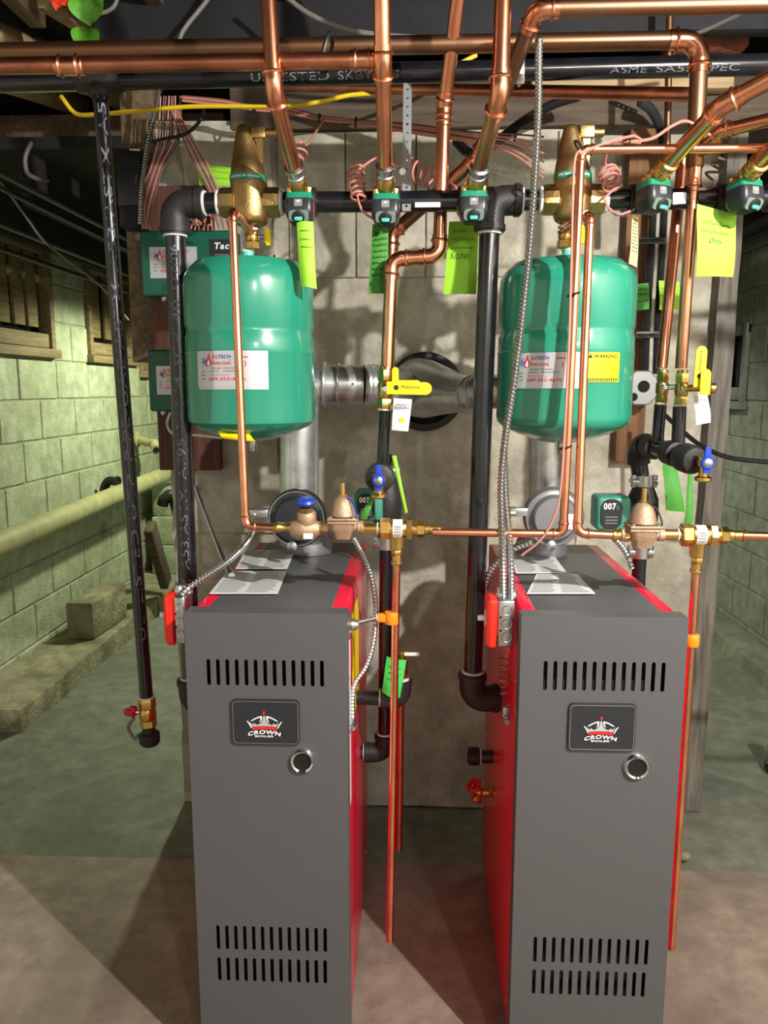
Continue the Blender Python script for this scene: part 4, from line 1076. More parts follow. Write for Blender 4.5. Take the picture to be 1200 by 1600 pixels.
def boiler_drain(c, s, label, nose=(0, 0, -1)):
    """small brass drain cock with blue tee lever facing the room"""
    t = thing('drain_cock', label, 'valve', c + V((0, 0, -.04 * s)), 'blue-handled drain cocks on the return headers')
    m = MB(); m.cyl(c + V((0, .03 * s, 0)), c, .011 * s, n=16); m.ball(c, .0145 * s); m.cyl(c, c + V((0, 0, -.030 * s)), .010 * s, n=16)
    m.lathe([(.012 * s, 0), (.018 * s, .003 * s), (.018 * s, .009 * s), (.013 * s, .012 * s)], c + V((0, 0, -.030 * s)), (0, 0, -1), n=20)
    m.build('body', brass, t)
    b = MB(); f = Fr(c + V((0, -.018 * s, 0))); b.loft(f, [(-.022 * s, .014 * s, .006 * s, 0), (0, .017 * s, .008 * s, 0), (.034 * s, .012 * s, .007 * s, 0)], rad=.3)
    b.lathe([(.014 * s, 0), (.014 * s, .005 * s), (.012 * s, .007 * s)], f.pt(0, 0, 0), (0, -1, 0), n=22); h = b.build('handle', blue_handle, t)
    MB().lathe([(.009 * s, 0), (.009 * s, .002 * s), (.004 * s, .004 * s)], f.pt(0, 0, .006 * s), (0, -1, 0), n=18).build('handle_screw', steel, h)
    return t
# left return header
rh = thing('return_header', 'black iron return header under the yellow lever valve, capped toward the room', 'pipe', P(596, 745, 1.74))
iron_nipple(rh, P(602, 640, 1.74), P(597, 740, 1.74), size(19, P(600, 690, 1.74)) / 2)
h0 = P(593, 747, 1.63); iron_nipple(rh, h0, h0 + V((.008, .26, .01)), .0211)
MB().lathe([(.020, 0), (.029, .004), (.0315, .012), (.0315, .045), (.026, .050)], h0 + V((0, -.006, 0)), (0, 1, 0), n=26).build('end_cap', black_cast, rh)
boiler_drain(P(592, 749, 1.585), .95, 'drain cock with blue handle under the yellow lever valve')
# right return header
rh2 = thing('return_header', 'black iron return header under the pair of ball valves at right', 'pipe', P(1000, 705, 1.90))
iron_nipple(rh2, P(1032, 632, 1.75), P(1027, 690, 1.76), .0134); iron_nipple(rh2, P(1062, 635, 1.70), P(1059, 705, 1.70), .0142)
hA, hB = P(1000, 692, 1.86), P(1074, 716, 1.64); dh = (hB - hA).normalized()
iron_nipple(rh2, hA, hB, .0205)
MB().lathe([(.021, 0), (.030, .003), (.031, .010), (.031, .040), (.026, .052), (.012, .056)], hB - dh * .02, dh, n=26).build('end_cap', black_cast, rh2)
e = MB(); A = arc(hB, hA - dh * .02, P(1002, 760, 1.88), .05, 8); e.tube(A, .027, 18); e.build('elbow', black_cast, rh2)
iron_nipple(rh2, A[-1], P(1003, 760, 1.88), .0205)
for u in (.28, .72):
    MB().lathe([(.0225, -.02), (.027, -.018), (.027, .018), (.0225, .02)], hA.lerp(hB, u), dh, n=20).build('tee', black_cast, rh2)
boiler_drain(P(1100, 722, 1.585), .95, 'drain cock with blue handle on the right return header')

def flange(parent, p, r, m=None, n=2):
    b = MB(); b.rbox(p, (r * 2.6, r * 1.5, .012), .003); b.lathe([(r, -.014), (r, .014)], p, n=22); b.build('flange', m or steel, parent)
    for sx in (-1, 1): MB().hexa(p + V((sx * r * 1.02, -.004, -.014)), p + V((sx * r * 1.02, -.004, .016)), .0068).build('bolt', steel, parent)
def pump(px0, px1, yt, yb, Y, pipe_x, label, ytop, ybot, face=True):
    """circulator: motor housing to the left of the vertical pipe, flanges above and below"""
    a, b = P(px0, yt, Y - .05), P(px1, yb, Y - .05)
    t = thing('circulator_pump', label, 'pump', V(((a.x + b.x) / 2, Y, b.z)), 'pair of circulator pumps')
    cx, cz = (a.x + b.x) / 2, (a.z + b.z) / 2; W, H = b.x - a.x, a.z - b.z
    MB().rbox((cx, Y - .012, cz), (W, .075, H), .010, seg=3).build('motor_housing', pump_green, t)
    f = Fr((cx - W * .08 if face else cx, Y - .050, cz))
    d = plate(f.at(0, 0, .001), [rrect(W * .62, H * .86, W * .26, 8)], .003, ink, 'face_plate', t)
    lettering('007', lambda u, v: f.pt(u, v, .0032), -W * .24, H * .13, W * .36, H * .19, ink_white, d, bold=.03)
    lettering('e', lambda u, v: f.pt(u, v, .0032), W * .14, H * .13, W * .07, H * .12, valve_green, d)
    for k in range(3): mesh_obj('small_print', [f.pt(-W * .18, -H * (.10 + .09 * k), .003), f.pt(W * .18, -H * (.10 + .09 * k), .003), f.pt(W * .18, -H * (.07 + .09 * k), .003), f.pt(-W * .18, -H * (.07 + .09 * k), .003)], [(0, 1, 2, 3)], valve_grey, d, False)
    pp = P(pipe_x, (yt + yb) / 2, Y); pp.z = cz
    v = MB(); v.lathe([(.018, -.085), (.024, -.06), (.036, -.03), (.038, 0), (.036, .03), (.024, .06), (.018, .085)], pp, n=26); v.cyl(pp, V((cx, Y, cz)), .034, n=24)
    v.build('volute', black_cast, t)
    for y_ in (ytop, ybot):
        p = P(pipe_x, y_, Y); p.x = pp.x; p.y = Y; flange(t, p, .024)
    return t, pp
pu2, pp2 = pump(934, 985, 776, 830, 1.86, 1003, 'green circulator pump with 007 on its dark face, right boiler', 752, 862)
pu1, pp1 = pump(553, 598, 768, 815, 1.80, 604, 'green circulator pump half hidden behind the left pressure regulator', 735, 848)
Yr = 1.86
pipe_run('return_drop', 'black iron drop between the boilers, elbowed into the left one', [V((P(604, 848, 1.80).x, 1.80, P(604, 848, 1.80).z)), V((P(601, 1172, 1.80).x, 1.80, P(601, 1176, 1.80).z)), V((-.135, 1.80, P(601, 1176, 1.80).z))], 0, black_iron, black_cast, iron=True, dia=.0334, bend=1.5)
pipe_run('return_drop', 'black iron drop under the right pump, beside the right boiler', [V((pp2.x, 1.86, P(1003, 862, 1.86).z)), V((pp2.x, 1.86, .43)), V((.49, 1.86, .43))], 0, black_iron, black_cast, iron=True, dia=.0334, bend=1.2)

# ================================================================== pressure regulators and backflow valves
def regulator(x, y, Y, s, label):
    c = P(x, y, Y); k = s * zc(c) / FPX         # 1 unit = 1 photo pixel
    t = thing('pressure_regulator', label, 'valve', c + V((0, 0, -28 * k)), 'bronze bell-shaped pressure regulators')
    b = MB(); b.lathe([(20 * k, 0), (19.3 * k, 4 * k), (18 * k, 11 * k), (16.2 * k, 18 * k), (13.5 * k, 24 * k), (10 * k, 28 * k), (6 * k, 30 * k), (5 * k, 30.5 * k)], c + V((0, 0, 7 * k)), n=30); b.build('bell', cast_bronze, t)
    f = MB(); f.rbox(c + V((0, 0, 3 * k)), (46 * k, 42 * k, 4 * k), 1.2 * k); f.rbox(c + V((0, 0, -2 * k)), (46 * k, 42 * k, 4 * k), 1.2 * k); f.build('flange', cast_bronze, t)
    for sx in (-1, 1):
        for sy in (-1, 1): MB().lathe([(2.6 * k, 0), (2.6 * k, 3 * k), (1.5 * k, 4.2 * k)], c + V((sx * 18 * k, sy * 16 * k, 4.6 * k)), n=10).build('screw', steel, t)
    w = MB(); fr = Fr(c); w.loft(fr, [(-4 * k, 38 * k, 38 * k, 0), (-14 * k, 36 * k, 36 * k, 0), (-18 * k, 30 * k, 32 * k, 0), (-29 * k, 24 * k, 26 * k, 0)], rad=.22)
    w.cyl(c + V((-30 * k, 0, -11 * k)), c + V((30 * k, 0, -11 * k)), 8 * k, n=18); w.build('body', cast_bronze, t)
    for sx in (-1, 1): MB().lathe([(8 * k, 0), (9.8 * k, k), (9.8 * k, 9 * k), (8.5 * k, 10 * k)], c + V((sx * 22 * k, 0, -11 * k)), (sx, 0, 0), n=20).build('port', cast_bronze, t)
    s_ = MB(); s_.hexa(c + V((0, 0, 36 * k)), c + V((0, 0, 40 * k)), 7 * k); s_.cyl(c + V((0, 0, 38 * k)), c + V((0, 0, 58 * k)), 4 * k, n=14); s_.build('adjusting_screw', brass, t)
    g = MB(); g.tube(smooth_path([c + V((4 * k, -4 * k, 37 * k)), c + V((15 * k, -12 * k, 30 * k)), c + V((22 * k, -17 * k, 12 * k)), c + V((22 * k, -18 * k, 4 * k))], 6), 1.3 * k, 6); g.build('seal_strap', blue_handle if x < 700 else black_rubber, t)
    return t, k
rg1, k1 = regulator(536, 812, 1.47, 1.0, 'bronze pressure regulator in front of the left pump')
rg2, k2 = regulator(1004, 824, 1.46, 1.06, 'bronze pressure regulator in front of the right pump')
def backflow(x, y, Y, s, label, x_in):
    c = P(x, y, Y); k = s * zc(c) / FPX; ax = V((1, 0, -.006)).normalized()
    t = thing('backflow_preventer', label, 'valve', c + V((0, 0, -40 * k)), 'brass backflow preventers with a lower outlet')
    m = MB(); m.hexa(c - ax * 26 * k, c - ax * 10 * k, 17 * k); m.lathe([(12 * k, 0), (14.5 * k, 3 * k), (14.5 * k, 26 * k), (13 * k, 29 * k)], c - ax * 12 * k, ax, n=26)
    m.hexa(c + ax * 14 * k, c + ax * 25 * k, 17.5 * k, 0); m.lathe([(10 * k, 0), (10 * k, 8 * k)], c + ax * 25 * k, ax, n=20); m.hexa(c + ax * 31 * k, c + ax * 43 * k, 13 * k, .5)
    m.build('body', brass, t)
    MB().lathe([(14.9 * k, -6 * k), (14.9 * k, 9 * k)], c, ax, n=30, cap=False).build('label_wrap', paper, t)
    f = Fr(c + V((0, -15.1 * k, 0))); tl = MB()
    for j in range(4): mesh_obj('small_print', [f.pt(-4 * k, (5 - 4 * j) * k, .0003), f.pt(7 * k, (5 - 4 * j) * k, .0003), f.pt(7 * k, (6.5 - 4 * j) * k, .0003), f.pt(-4 * k, (6.5 - 4 * j) * k, .0003)], [(0, 1, 2, 3)], ink_grey, t, False)
    p = MB(); p.lathe([(8 * k, 0), (9 * k, 1 * k), (9 * k, 6 * k), (7.4 * k, 8 * k), (7.4 * k, 20 * k), (9 * k, 21 * k), (9 * k, 25 * k), (7 * k, 27 * k)], c + ax * 43 * k, ax, n=20); p.build('press_end', brass, t)
    p = MB(); p.cyl(c - ax * 54 * k, c - ax * 24 * k, 8.4 * k, n=18); p.build('inlet_nipple', brass, t)
    MB().torus(c - ax * 30 * k, ax, 8.6 * k, 1.4 * k).build('thread_sealant', white_dope, t)
    d = MB(); q = c + V((0, 0, -12 * k)); d.lathe([(12 * k, 0), (11 * k, 8 * k), (10.5 * k, 20 * k), (8 * k, 22 * k)], q, (0, 0, -1), n=20); d.hexa(q + V((0, 0, -21 * k)), q + V((0, 0, -31 * k)), 8.6 * k); d.lathe([(7.5 * k, 0), (7.5 * k, 8 * k), (9 * k, 9 * k), (9 * k, 13 * k), (7 * k, 15 * k)], q + V((0, 0, -31 * k)), (0, 0, -1), n=18)
    d.build('outlet', brass, t)
    return t
backflow(620, 826, 1.475, 1.0, 'brass backflow preventer right of the left regulator', 590)
backflow(1091, 836, 1.465, 1.06, 'brass backflow preventer right of the right regulator', 1060)
# strainer valve with blue knob at the left end of the line
c = P(478, 826, 1.47); k = zc(c) / FPX
sv = thing('strainer_valve', 'bronze valve with a blue knob in front of the left vent damper', 'valve', c + V((0, 0, -20 * k)))
m = MB(); m.lathe([(10 * k, 0), (13 * k, 3 * k), (18 * k, 12 * k), (19 * k, 22 * k), (17 * k, 34 * k), (12 * k, 42 * k), (11 * k, 46 * k)], c - V((24 * k, 0, 0)), (1, 0, 0), n=26)
m.lathe([(14 * k, 0), (15 * k, 4 * k), (15 * k, 18 * k), (12 * k, 22 * k)], c + V((2 * k, -2 * k, 8 * k)), (0, -.3, 1), n=22); m.build('body', cast_bronze, sv)
m = MB(); m.hexa(c + V((2 * k, -8 * k, 29 * k)), c + V((2 * k, -9.5 * k, 36 * k)), 11 * k); m.build('bonnet', bronze, sv)
m = MB(); m.lathe([(3 * k, 0), (14 * k, 1 * k), (16 * k, 4 * k), (14 * k, 8 * k), (4 * k, 9 * k)], c + V((2 * k, -10 * k, 40 * k)), (0, -.2, 1), n=10); m.cyl(c + V((2 * k, -9 * k, 34 * k)), c + V((2 * k, -10 * k, 42 * k)), 3 * k); m.build('knob', blue_handle, sv)
m = MB(); m.lathe([(7 * k, 0), (9 * k, 2 * k), (9 * k, 6 * k), (7.5 * k, 8 * k), (7.5 * k, 20 * k), (9.5 * k, 21 * k), (9.5 * k, 25 * k)], P(430, 824, 1.47), (1, 0, 0), n=20); m.build('press_end', brass, sv)
m = MB(); m.cyl(P(498, 826, 1.47), P(512, 823, 1.47), 8 * k); m.hexa(P(498, 826, 1.47), P(506, 824, 1.47), 11 * k); m.build('union', bronze, sv)
plate(Fr(c + V((6 * k, -20 * k, -8 * k))), [rrect(15 * k, 9 * k, 1.5 * k)], .0008, paper, 'spec_label', sv)
# press fittings at the right regulator
rt = thing('feed_adapter', 'brass press adapter left of the right regulator', 'fitting', P(966, 836, 1.46))
m = MB(); k = zc(P(966, 836, 1.46)) / FPX
m.lathe([(7 * k, 0), (9.5 * k, 1 * k), (9.5 * k, 5 * k), (8 * k, 7 * k), (8 * k, 14 * k), (9.5 * k, 15 * k), (9.5 * k, 18 * k)], P(956, 836, 1.46), (1, 0, 0), n=20); m.hexa(P(972, 836, 1.46), P(984, 836, 1.46), 10.5 * k); m.build('sleeve', brass, rt)

# ================================================================== flue pipes and vent dampers
def duct(name, label, pts, r, bend=2.0, gores=5):
    t = thing(name, label, 'flue pipe', pts[0]); cur = V(pts[0]); pts = [V(p) for p in pts]
    for i in range(1, len(pts)):
        if i < len(pts) - 1:
            A = arc(pts[i - 1], pts[i], pts[i + 1], r * bend, gores)
            MB().cyl(cur, A[0], r, n=32).build('pipe', galv, t)
            e = MB(); e.tube(A, r * 1.02, 32); 
            for q in range(1, len(A) - 1): e.torus(A[q], A[q + 1] - A[q - 1], r * 1.02, r * .035, 32, 6)
            o = e.build('elbow', galv, t); cur = A[-1]
        else: MB().cyl(cur, pts[i], r, n=32).build('pipe', galv, t)
    return t
Yv = 1.93
dl = duct('flue_pipe', 'galvanised flue pipe rising behind the left tank and over to the chimney', [P(468, 850, Yv), P(468, 600, Yv), P(590, 602, Yv + .02), P(668, 612, YP - .03)], size(31, P(540, 600, Yv)), bend=1.15)
for (x, rr_) in ((508, 1.06), (530, 1.02)):
    MB().torus(P(x, 601, Yv), (1, 0, 0), size(31, P(540, 600, Yv)) * rr_, .004, 36, 6).build('crimp_ring', galv, dl)
for y_ in (583, 600, 617):
    p = P(551, y_, Yv - .052); MB().ball(p, .003, 6).build('rivet', steel, dl)
dr = duct('flue_pipe', 'galvanised flue pipe rising behind the right tank and left to the chimney', [P(853, 850, Yv), P(853, 612, Yv), P(745, 612, Yv + .08), P(672, 610, YP - .06)], size(27, P(850, 700, Yv)), bend=1.15)
wy = MB(); wa, wb = P(735, 617, 2.03), P(655, 606, 2.20)
wy.tube([wa, wa.lerp(wb, .25), wa.lerp(wb, .85), wb, V((ft.x, YP - .02, ft.z))], [.050, .052, .080, .082, .080], 32); wy.build('wye', galv, dr)
def damper(x, y, Y, R, label, m, left):
    c = P(x, y, Y); k = zc(c) / FPX
    t = thing('vent_damper', label, 'damper', c + V((0, 0, -R * k)), 'round vent dampers on the boiler flues')
    a = V((0, -1, 0))
    MB().lathe([(R * k, 0), (R * 1.03 * k, 3 * k), (R * 1.03 * k, 16 * k), (R * .97 * k, 20 * k), (R * .80 * k, 22 * k), (R * .78 * k, 30 * k), (R * .70 * k, 34 * k), (.5 * k, 35 * k)], c + V((0, 30 * k, 0)), a, n=44).build('drum', m, t)
    MB().torus(c + V((0, 9 * k, 0)), a, R * .95 * k, 1.6 * k, 44, 6).build('rim', steel, t)
    plate(Fr(c + V((R * .45 * k, -6 * k, -4 * k)), (1, 0, 0)), [rrect(16 * k, 24 * k, 3 * k)], .001, paper, 'rating_label', t)
    w = MB(); w.lathe([(8 * k, 0), (8 * k, 3 * k), (3 * k, 5 * k)], c + V((-6 * k, -2 * k, -R * .93 * k)), a, n=14); w.build('latch', steel, t)
    g = MB(); g.rbox(c + V((-R * 1.25 * k, 4 * k, 10 * k)), (R * .62 * k, 18 * k, 13 * k), 2 * k); g.build('bracket', steel, t)
    g = MB(); g.hexa(c + V((-R * 1.62 * k, 2 * k, 10 * k)), c + V((-R * 1.36 * k, 2 * k, 10 * k)), 8 * k); g.build('conduit_nut', steel, t)
    # neck joining the jacket top
    MB().lathe([(R * .98 * k, 0), (R * 1.0 * k, .012), (R * .80 * k, .05)], V((c.x, Yv, ZT - .002)), n=36).build('flue_collar', damper_grey, t)
    return t
damper(868, 810, 1.74, 46, 'grey round vent damper behind the twin copper drops at right', damper_grey, False)
damper(462, 812, 1.74, 45, 'dark round vent damper behind the bronze blue-knobbed valve', valve_black, True)
# ================================================================== side fittings on the boilers
XLr = frL.pt(0, 0).x + (P(542, 960, YBF).x - P(287, 958, YBF).x) / 2 - .006     # right side plane of the left boiler
XRl = P(815, 955, YBF).x + .006                                                # left side plane of the right boiler
s0 = V((XLr, 1.66, P(575, 1090, 1.66).z)); zs0 = s0.z
s1 = V((P(626, 1090, s0.y).x, s0.y, zs0)); s2 = V((s1.x, s0.y, P(630, 1062, s0.y).z))
rv, rr0 = pipe_run('relief_branch', 'black iron stub from the left boiler side, elbowed up to the relief valve', [V((XLr, s0.y, zs0)), s1, s2], 0, black_iron, black_cast, iron=True, dia=.0334, bend=1.2)
MB().lathe([(.017, 0), (.021, .002), (.021, .014), (.017, .016)], V((XLr + .062, s0.y, zs0)), (1, 0, 0), n=20).build('union', steel, rv)
t = thing('relief_valve', 'brass relief valve with a pale lever, mint tag tied on, between the boilers', 'valve', s2)
m = MB(); m.hexa(s2, s2 + V((0, 0, .014)), .017); m.lathe([(.014, 0), (.0165, .004), (.0165, .030), (.013, .036)], s2 + V((0, 0, .014)), n=20); m.lathe([(.012, 0), (.012, .014), (.008, .018)], s2 + V((0, 0, .05)), n=16)
m.build('body', brass, t)
m = MB(); m.rbox(s2 + V((.014, -.004, .062)), (.056, .010, .007), .002); m.build('test_lever', white_plastic, t)
m = MB(); m.cyl(s2 + V((0, 0, .03)), s2 + V((0, .022, .03)), .011); m.build('outlet', brass, t)
q0 = s2 + V((.0, .022, .03))
pipe_run('relief_discharge', 'darker copper pipe from the relief valve, behind the hanging discharge pipe', [q0, q0 + V((0, .03, 0)), V((q0.x - .004, q0.y + .03, .27))], 0, copper_dark, dia=.0175, bend=1.2)
paper_tag([(604, 1026), (635, 1032), (625, 1090), (597, 1081)], s0.y - .03, tag_mint, 'mint green tag crumpled around the relief valve', bulge=.014, lines=((.15, .8, .75, .05), (.2, .85, .6, .05), (.15, .7, .45, .05)))
# capped tapping and drain on the right boiler
c0 = PX(770, 1182, XRl); c1 = P(730, 1182, c0.y)
t = thing('capped_tapping', 'black capped nipple sticking out of the right boiler side', 'fitting', V((c1.x, c0.y, c0.z)))
iron_nipple(t, V((XRl + .004, c0.y, c0.z)), V((c1.x + .02, c0.y, c0.z)), .017)
MB().lathe([(.017, 0), (.0215, .002), (.0225, .006), (.0225, .026), (.018, .031)], V((c1.x + .032, c0.y, c0.z)), (-1, 0, 0), n=22).build('cap', black_cast, t)
MB().torus(V((c1.x + .033, c0.y, c0.z)), (1, 0, 0), .0185, .002).build('thread_sealant', white_dope, t)
d0 = PX(772, 1238, XRl); t = thing('drain_faucet', 'brass drain faucet with red wheel low on the right boiler side', 'valve', d0)
m = MB(); e = V((P(748, 1240, d0.y).x, d0.y, d0.z)); m.cyl(V((XRl, d0.y, d0.z)), e, .0105); m.hexa(V((XRl - .002, d0.y, d0.z)), V((XRl - .014, d0.y, d0.z)), .014); m.cyl(e, e + V((-.008, -.014, -.020)), .012, .0135); m.ball(e, .014); m.cyl(e, e + V((-.012, -.01, .02)), .007)
m.build('body', brass, t)
m = MB(); ax = V((-.5, -.35, .75)); hc = e + V((-.014, -.012, .024)); m.torus(hc, ax, .015, .0045, 20, 8)
for k in range(5):
    u_, w_, a_ = basis(ax); an = k * 2 * math.pi / 5; m.ball(hc + (u_ * math.cos(an) + w_ * math.sin(an)) * .017, .0065, 6)
m.ball(hc, .008, 8); m.build('hand_wheel', red_paint, t)
# capillary coil hanging under the right switch box
a = P(787, 1022, 1.50); b = P(788, 1085, 1.52)
wire('capillary_coil', 'thin copper capillary tube coiled down the right boiler side', coil_pts(a, b, .011, 6, lead=[a + V((.01, 0, .02))]) + [P(795, 1100, 1.50), P(792, 1112, 1.50)], .0014, copper_dark, cat='tube', div=2)
m = MB(); q = P(791, 1112, 1.50); m.rbox(q, (.016, .012, .022), .003); m.hexa(q + V((0, -.004, -.014)), q + V((0, -.02, -.014)), .007)
tag(m.build('sensor_clip', steel), 'small steel sensor clip below the capillary coil', 'clip')

# switch boxes
def switch_box(x0, x1, yt, yb, Y, label, toggle):
    a, b = P(x0, yt, Y), P(x1, yb, Y); W = b.x - a.x; H = a.z - b.z; c = V(((a.x + b.x) / 2, Y + .03, (a.z + b.z) / 2))
    t = thing('switch_box', label, 'switch box', c + V((0, 0, -H / 2)), 'boiler emergency switch boxes')
    MB().rbox(c, (W, .055, H), .006, seg=3).build('steel_box', steel, t)
    for k in range(3): MB().torus(c + V((W * .06, -.0275, H * (.28 - .28 * k))), (0, 1, 0), W * .27, .0010, 22, 5).build('knockout', steel, t)
    for k in (-1, 1): MB().lathe([(.0022, 0), (.0022, .001)], c + V((-W * .28, -.0272, k * H * .14)), (0, -1, 0), n=10).build('screw_hole', void, t)
    p = MB(); pc = c + V((-W / 2 - .008, 0, 0)); f = Fr(pc, (0, -1, 0), (0, 0, 1))
    MB().loft(Fr(pc, (0, -1, 0), (-1, 0, 0)), [(-.008, .064, H * 1.04, 0), (.004, .064, H * 1.04, 0), (.010, .054, H * .94, 0)], rad=.12).build('red_plate', switch_red, t)
    tg = MB(); tg.rbox(pc + V((-.016, 0, .004)), (.020, .012, .010), .002); tg.rbox(pc + V((-.010, 0, .004)), (.006, .014, .03), .002); tg.build('toggle', white_plastic, t)
    g = MB()
    for dx in (-.008, .014): g.lathe([(.011, 0), (.011, .006), (.008, .010), (.008, .016)], c + V((dx * (W / .035), 0, H / 2)), n=12)
    g.build('conduit_connector', steel, t)
    return t, c, H, W
sbR, cR_, HR_, WR_ = switch_box(777, 804, 938, 1013, 1.43, 'steel switch box with red plate and white toggle, right boiler', True)
sbL, cL_, HL_, WL_ = switch_box(268, 291, 932, 1008, 1.43, 'steel switch box with red plate at the left edge of the left boiler', False)

# ================================================================== cables
mc = .0080
armored('armored_cable', 'long steel armoured cable hanging from the ceiling in front of the right tank', [P(842, 60, 1.56), P(840, 200, 1.54), P(828, 380, 1.52), P(808, 560, 1.50), P(790, 680, 1.49), P(783, 760, 1.48), P(785, 860, 1.45), P(786, 936, 1.455)], mc)
armored('armored_cable', 'shorter steel armoured cable entering the right switch box beside the long one', [P(787, 700, 1.50), P(790, 780, 1.49), P(797, 860, 1.46), P(799, 936, 1.455)], mc)
armored('armored_cable', 'ribbed steel cable curving from the right damper bracket to the red side panel', [P(832, 846, 1.62), P(806, 855, 1.64), P(782, 872, 1.66), P(766, 894, 1.68), P(757, 922, 1.70)], .0085, pitch=1.3)
armored('armored_cable', 'straight steel cable slanting down left of the left flue', [P(306, 762, 2.36), P(330, 826, 2.12), P(352, 880, 1.88), PZ(362, 900, ZT + .004)], .0075)
armored('armored_cable', 'steel cable slanting from the left feed elbow down to the left switch box', [P(396, 830, 1.62), P(384, 850, 1.56), P(352, 880, 1.50), P(300, 915, 1.45), P(278, 932, 1.455)], .0075)
armored('armored_cable', 'steel cable looping down the right side of the left boiler', [P(553, 842, 1.62), P(568, 870, 1.58), P(581, 905, 1.54), P(587, 950, 1.51), P(584, 1000, 1.50), P(573, 1040, 1.50), P(556, 1066, 1.50), P(551, 1090, 1.495), P(551, 1128, 1.49)], .0062)
armored('armored_cable', 'steel cable from behind the right regulator to the right boiler edge', [P(960, 842, 1.60), P(972, 855, 1.58), P(982, 872, 1.56), P(988, 890, 1.56)], .0062)
m = MB(); q = P(549, 1138, 1.47); m.cyl(P(551, 1126, 1.49), q, .008); m.cyl(q, q + V((-.016, 0, -.002)), .009); m.hexa(P(551, 1128, 1.49), P(551, 1136, 1.48), .0105)
tag(m.build('conduit_elbow', steel), 'small steel conduit elbow low on the left boiler side', 'fitting')
armored('armored_cable', 'steel armoured cable climbing beside the dark electrical panel', [P(262, 40, 2.15), P(248, 150, 2.2), P(232, 220, 2.22), P(222, 290, 2.24), P(219, 352, 2.24)], .0075)
armored('flexible_conduit', 'dark ribbed conduit drooping behind the third zone pipe', [P(905, 150, 2.2), P(860, 165, 2.2), P(810, 195, 2.2), P(765, 230, 2.2), P(735, 240, 2.22), P(712, 220, 2.25)], .014, flex_grey, pitch=.7, cat='conduit')
armored('flexible_conduit', 'dark ribbed conduit curving down behind the brown board', [P(1000, 158, 2.25), P(1020, 175, 2.28), P(1035, 215, 2.31), P(1036, 280, 2.33), P(1026, 330, 2.33)], .014, flex_grey, pitch=.7, cat='conduit')
for i, x in enumerate((1008, 1025)):
    armored('flexible_conduit', ('left' if i == 0 else 'right') + ' one of two dark conduits running down the brown board', [P(x + 14, 300, 2.33), P(x + 9, 400, 2.33), P(x + 3, 500, 2.33), P(x, 585, 2.33)], .0125, flex_grey, pitch=.7, cat='conduit', group='twin dark conduits')
for (y_, lab) in ((376, 'upper steel strap across the twin conduits'), (523, 'lower steel strap across the twin conduits')):
    c = P(1019 - (y_ - 376) * .03, y_, 2.31); m = MB(); m.rbox(c, (.075, .004, .018), .001)
    for sx in (-.018, .016): m.torus(c + V((sx, 0, 0)), (0, 0, 1), .0145, .004, 16, 6)
    tag(m.build('conduit_strap', flex_grey), lab, 'strap')
c = P(1003, 606, 2.30); m = thing('junction_box', 'round steel junction box with open knockouts below the twin conduits', 'junction box', c + V((0, 0, -.05)))
MB().lathe([(.052, 0), (.054, .004), (.054, .045), (.050, .048)], c + V((0, .045, 0)), (0, -1, 0), n=8, phase=.39).build('box', damper_grey, m)
MB().lathe([(.017, 0), (.017, .002)], c + V((.004, -.004, .004)), (0, -1, 0), n=18).build('knockout', void, m)
MB().lathe([(.012, 0), (.012, .002)], c + V((-.024, -.004, -.026)), (0, -1, 0), n=14).build('knockout', void, m)
wire('power_cord', 'black cord sagging right from the twin ball valves', [P(1030, 640, 2.2), P(1060, 668, 2.1), P(1095, 696, 2.0), P(1140, 715, 1.95), P(1210, 723, 1.9)], .0062, black_rubber, n=8, cat='cord')

# wall electrics at the left
pn = P(200, 292, 2.30); a = P(181, 232, 2.30); b = P(224, 356, 2.30)
t = thing('electrical_panel', 'dark painted electrical box left of the upper relay box', 'electrical box', V((pn.x, 2.34, b.z)))
MB().rbox((pn.x, 2.36, pn.z), (b.x - a.x, .10, a.z - b.z), .004).build('box', beam_black, t)
MB().rbox((pn.x, 2.306, pn.z), ((b.x - a.x) * .96, .006, (a.z - b.z) * .46), .002).build('door', valve_black, t)
MB().cyl(P(203, 233, 2.26), P(219, 234, 2.26), .0045).build('lever', steel, t)
MB().rbox((pn.x + .01, 2.40, 1.9), (.10, .05, .9), .004).build('stud', joist_wood, t)
def relay_box(x0, x1, yt, yb, label, xcut):
    Y = 2.27; a, b = P(x0, yt, Y), P(x1, yb, Y); W, H = b.x - a.x, a.z - b.z; c = V(((a.x + b.x) / 2, Y + .03, (a.z + b.z) / 2))
    t = thing('relay_box', label, 'relay box', c + V((0, 0, -H / 2)), 'green relay boxes on the backboard')
    MB().rbox(c, (W, .06, H), .008, seg=3).build('cover', box_green, t)
    MB().rbox(c + V((0, .031, 0)), (W * .98, .012, H * .97), .003).build('base', valve_black, t)
    g = MB()
    for k in (.2, .5): g.lathe([(.009, 0), (.009, .008), (.006, .012)], c + V((-W / 2 + W * k, 0, -H / 2)), (0, 0, -1), n=12)
    g.build('cord_grip', steel, t)
    return t, Fr(c + V((0, -.030, 0))), W, H
rb1, f1, W1, H1 = relay_box(217, 372, 360, 462, 'wide green relay box with a dark printed corner, upper of two', 0)
def sk(fr, dy=.0006): return lambda u, v, w=0: fr.pt(u, v, dy + w)
s1_ = size(1, f1.o)
company_label(sk(f1), -W1 / 2 + 15 * s1_, -H1 / 2 + 27 * s1_, 75 * s1_, 47 * s1_, rb1)
pn_ = plate(f1.at(-W1 / 2 + 132 * s1_, -H1 / 2 + 62 * s1_, .0008), [rrect(44 * s1_, 46 * s1_, 1 * s1_)], .0012, valve_black, 'dark_label', rb1)
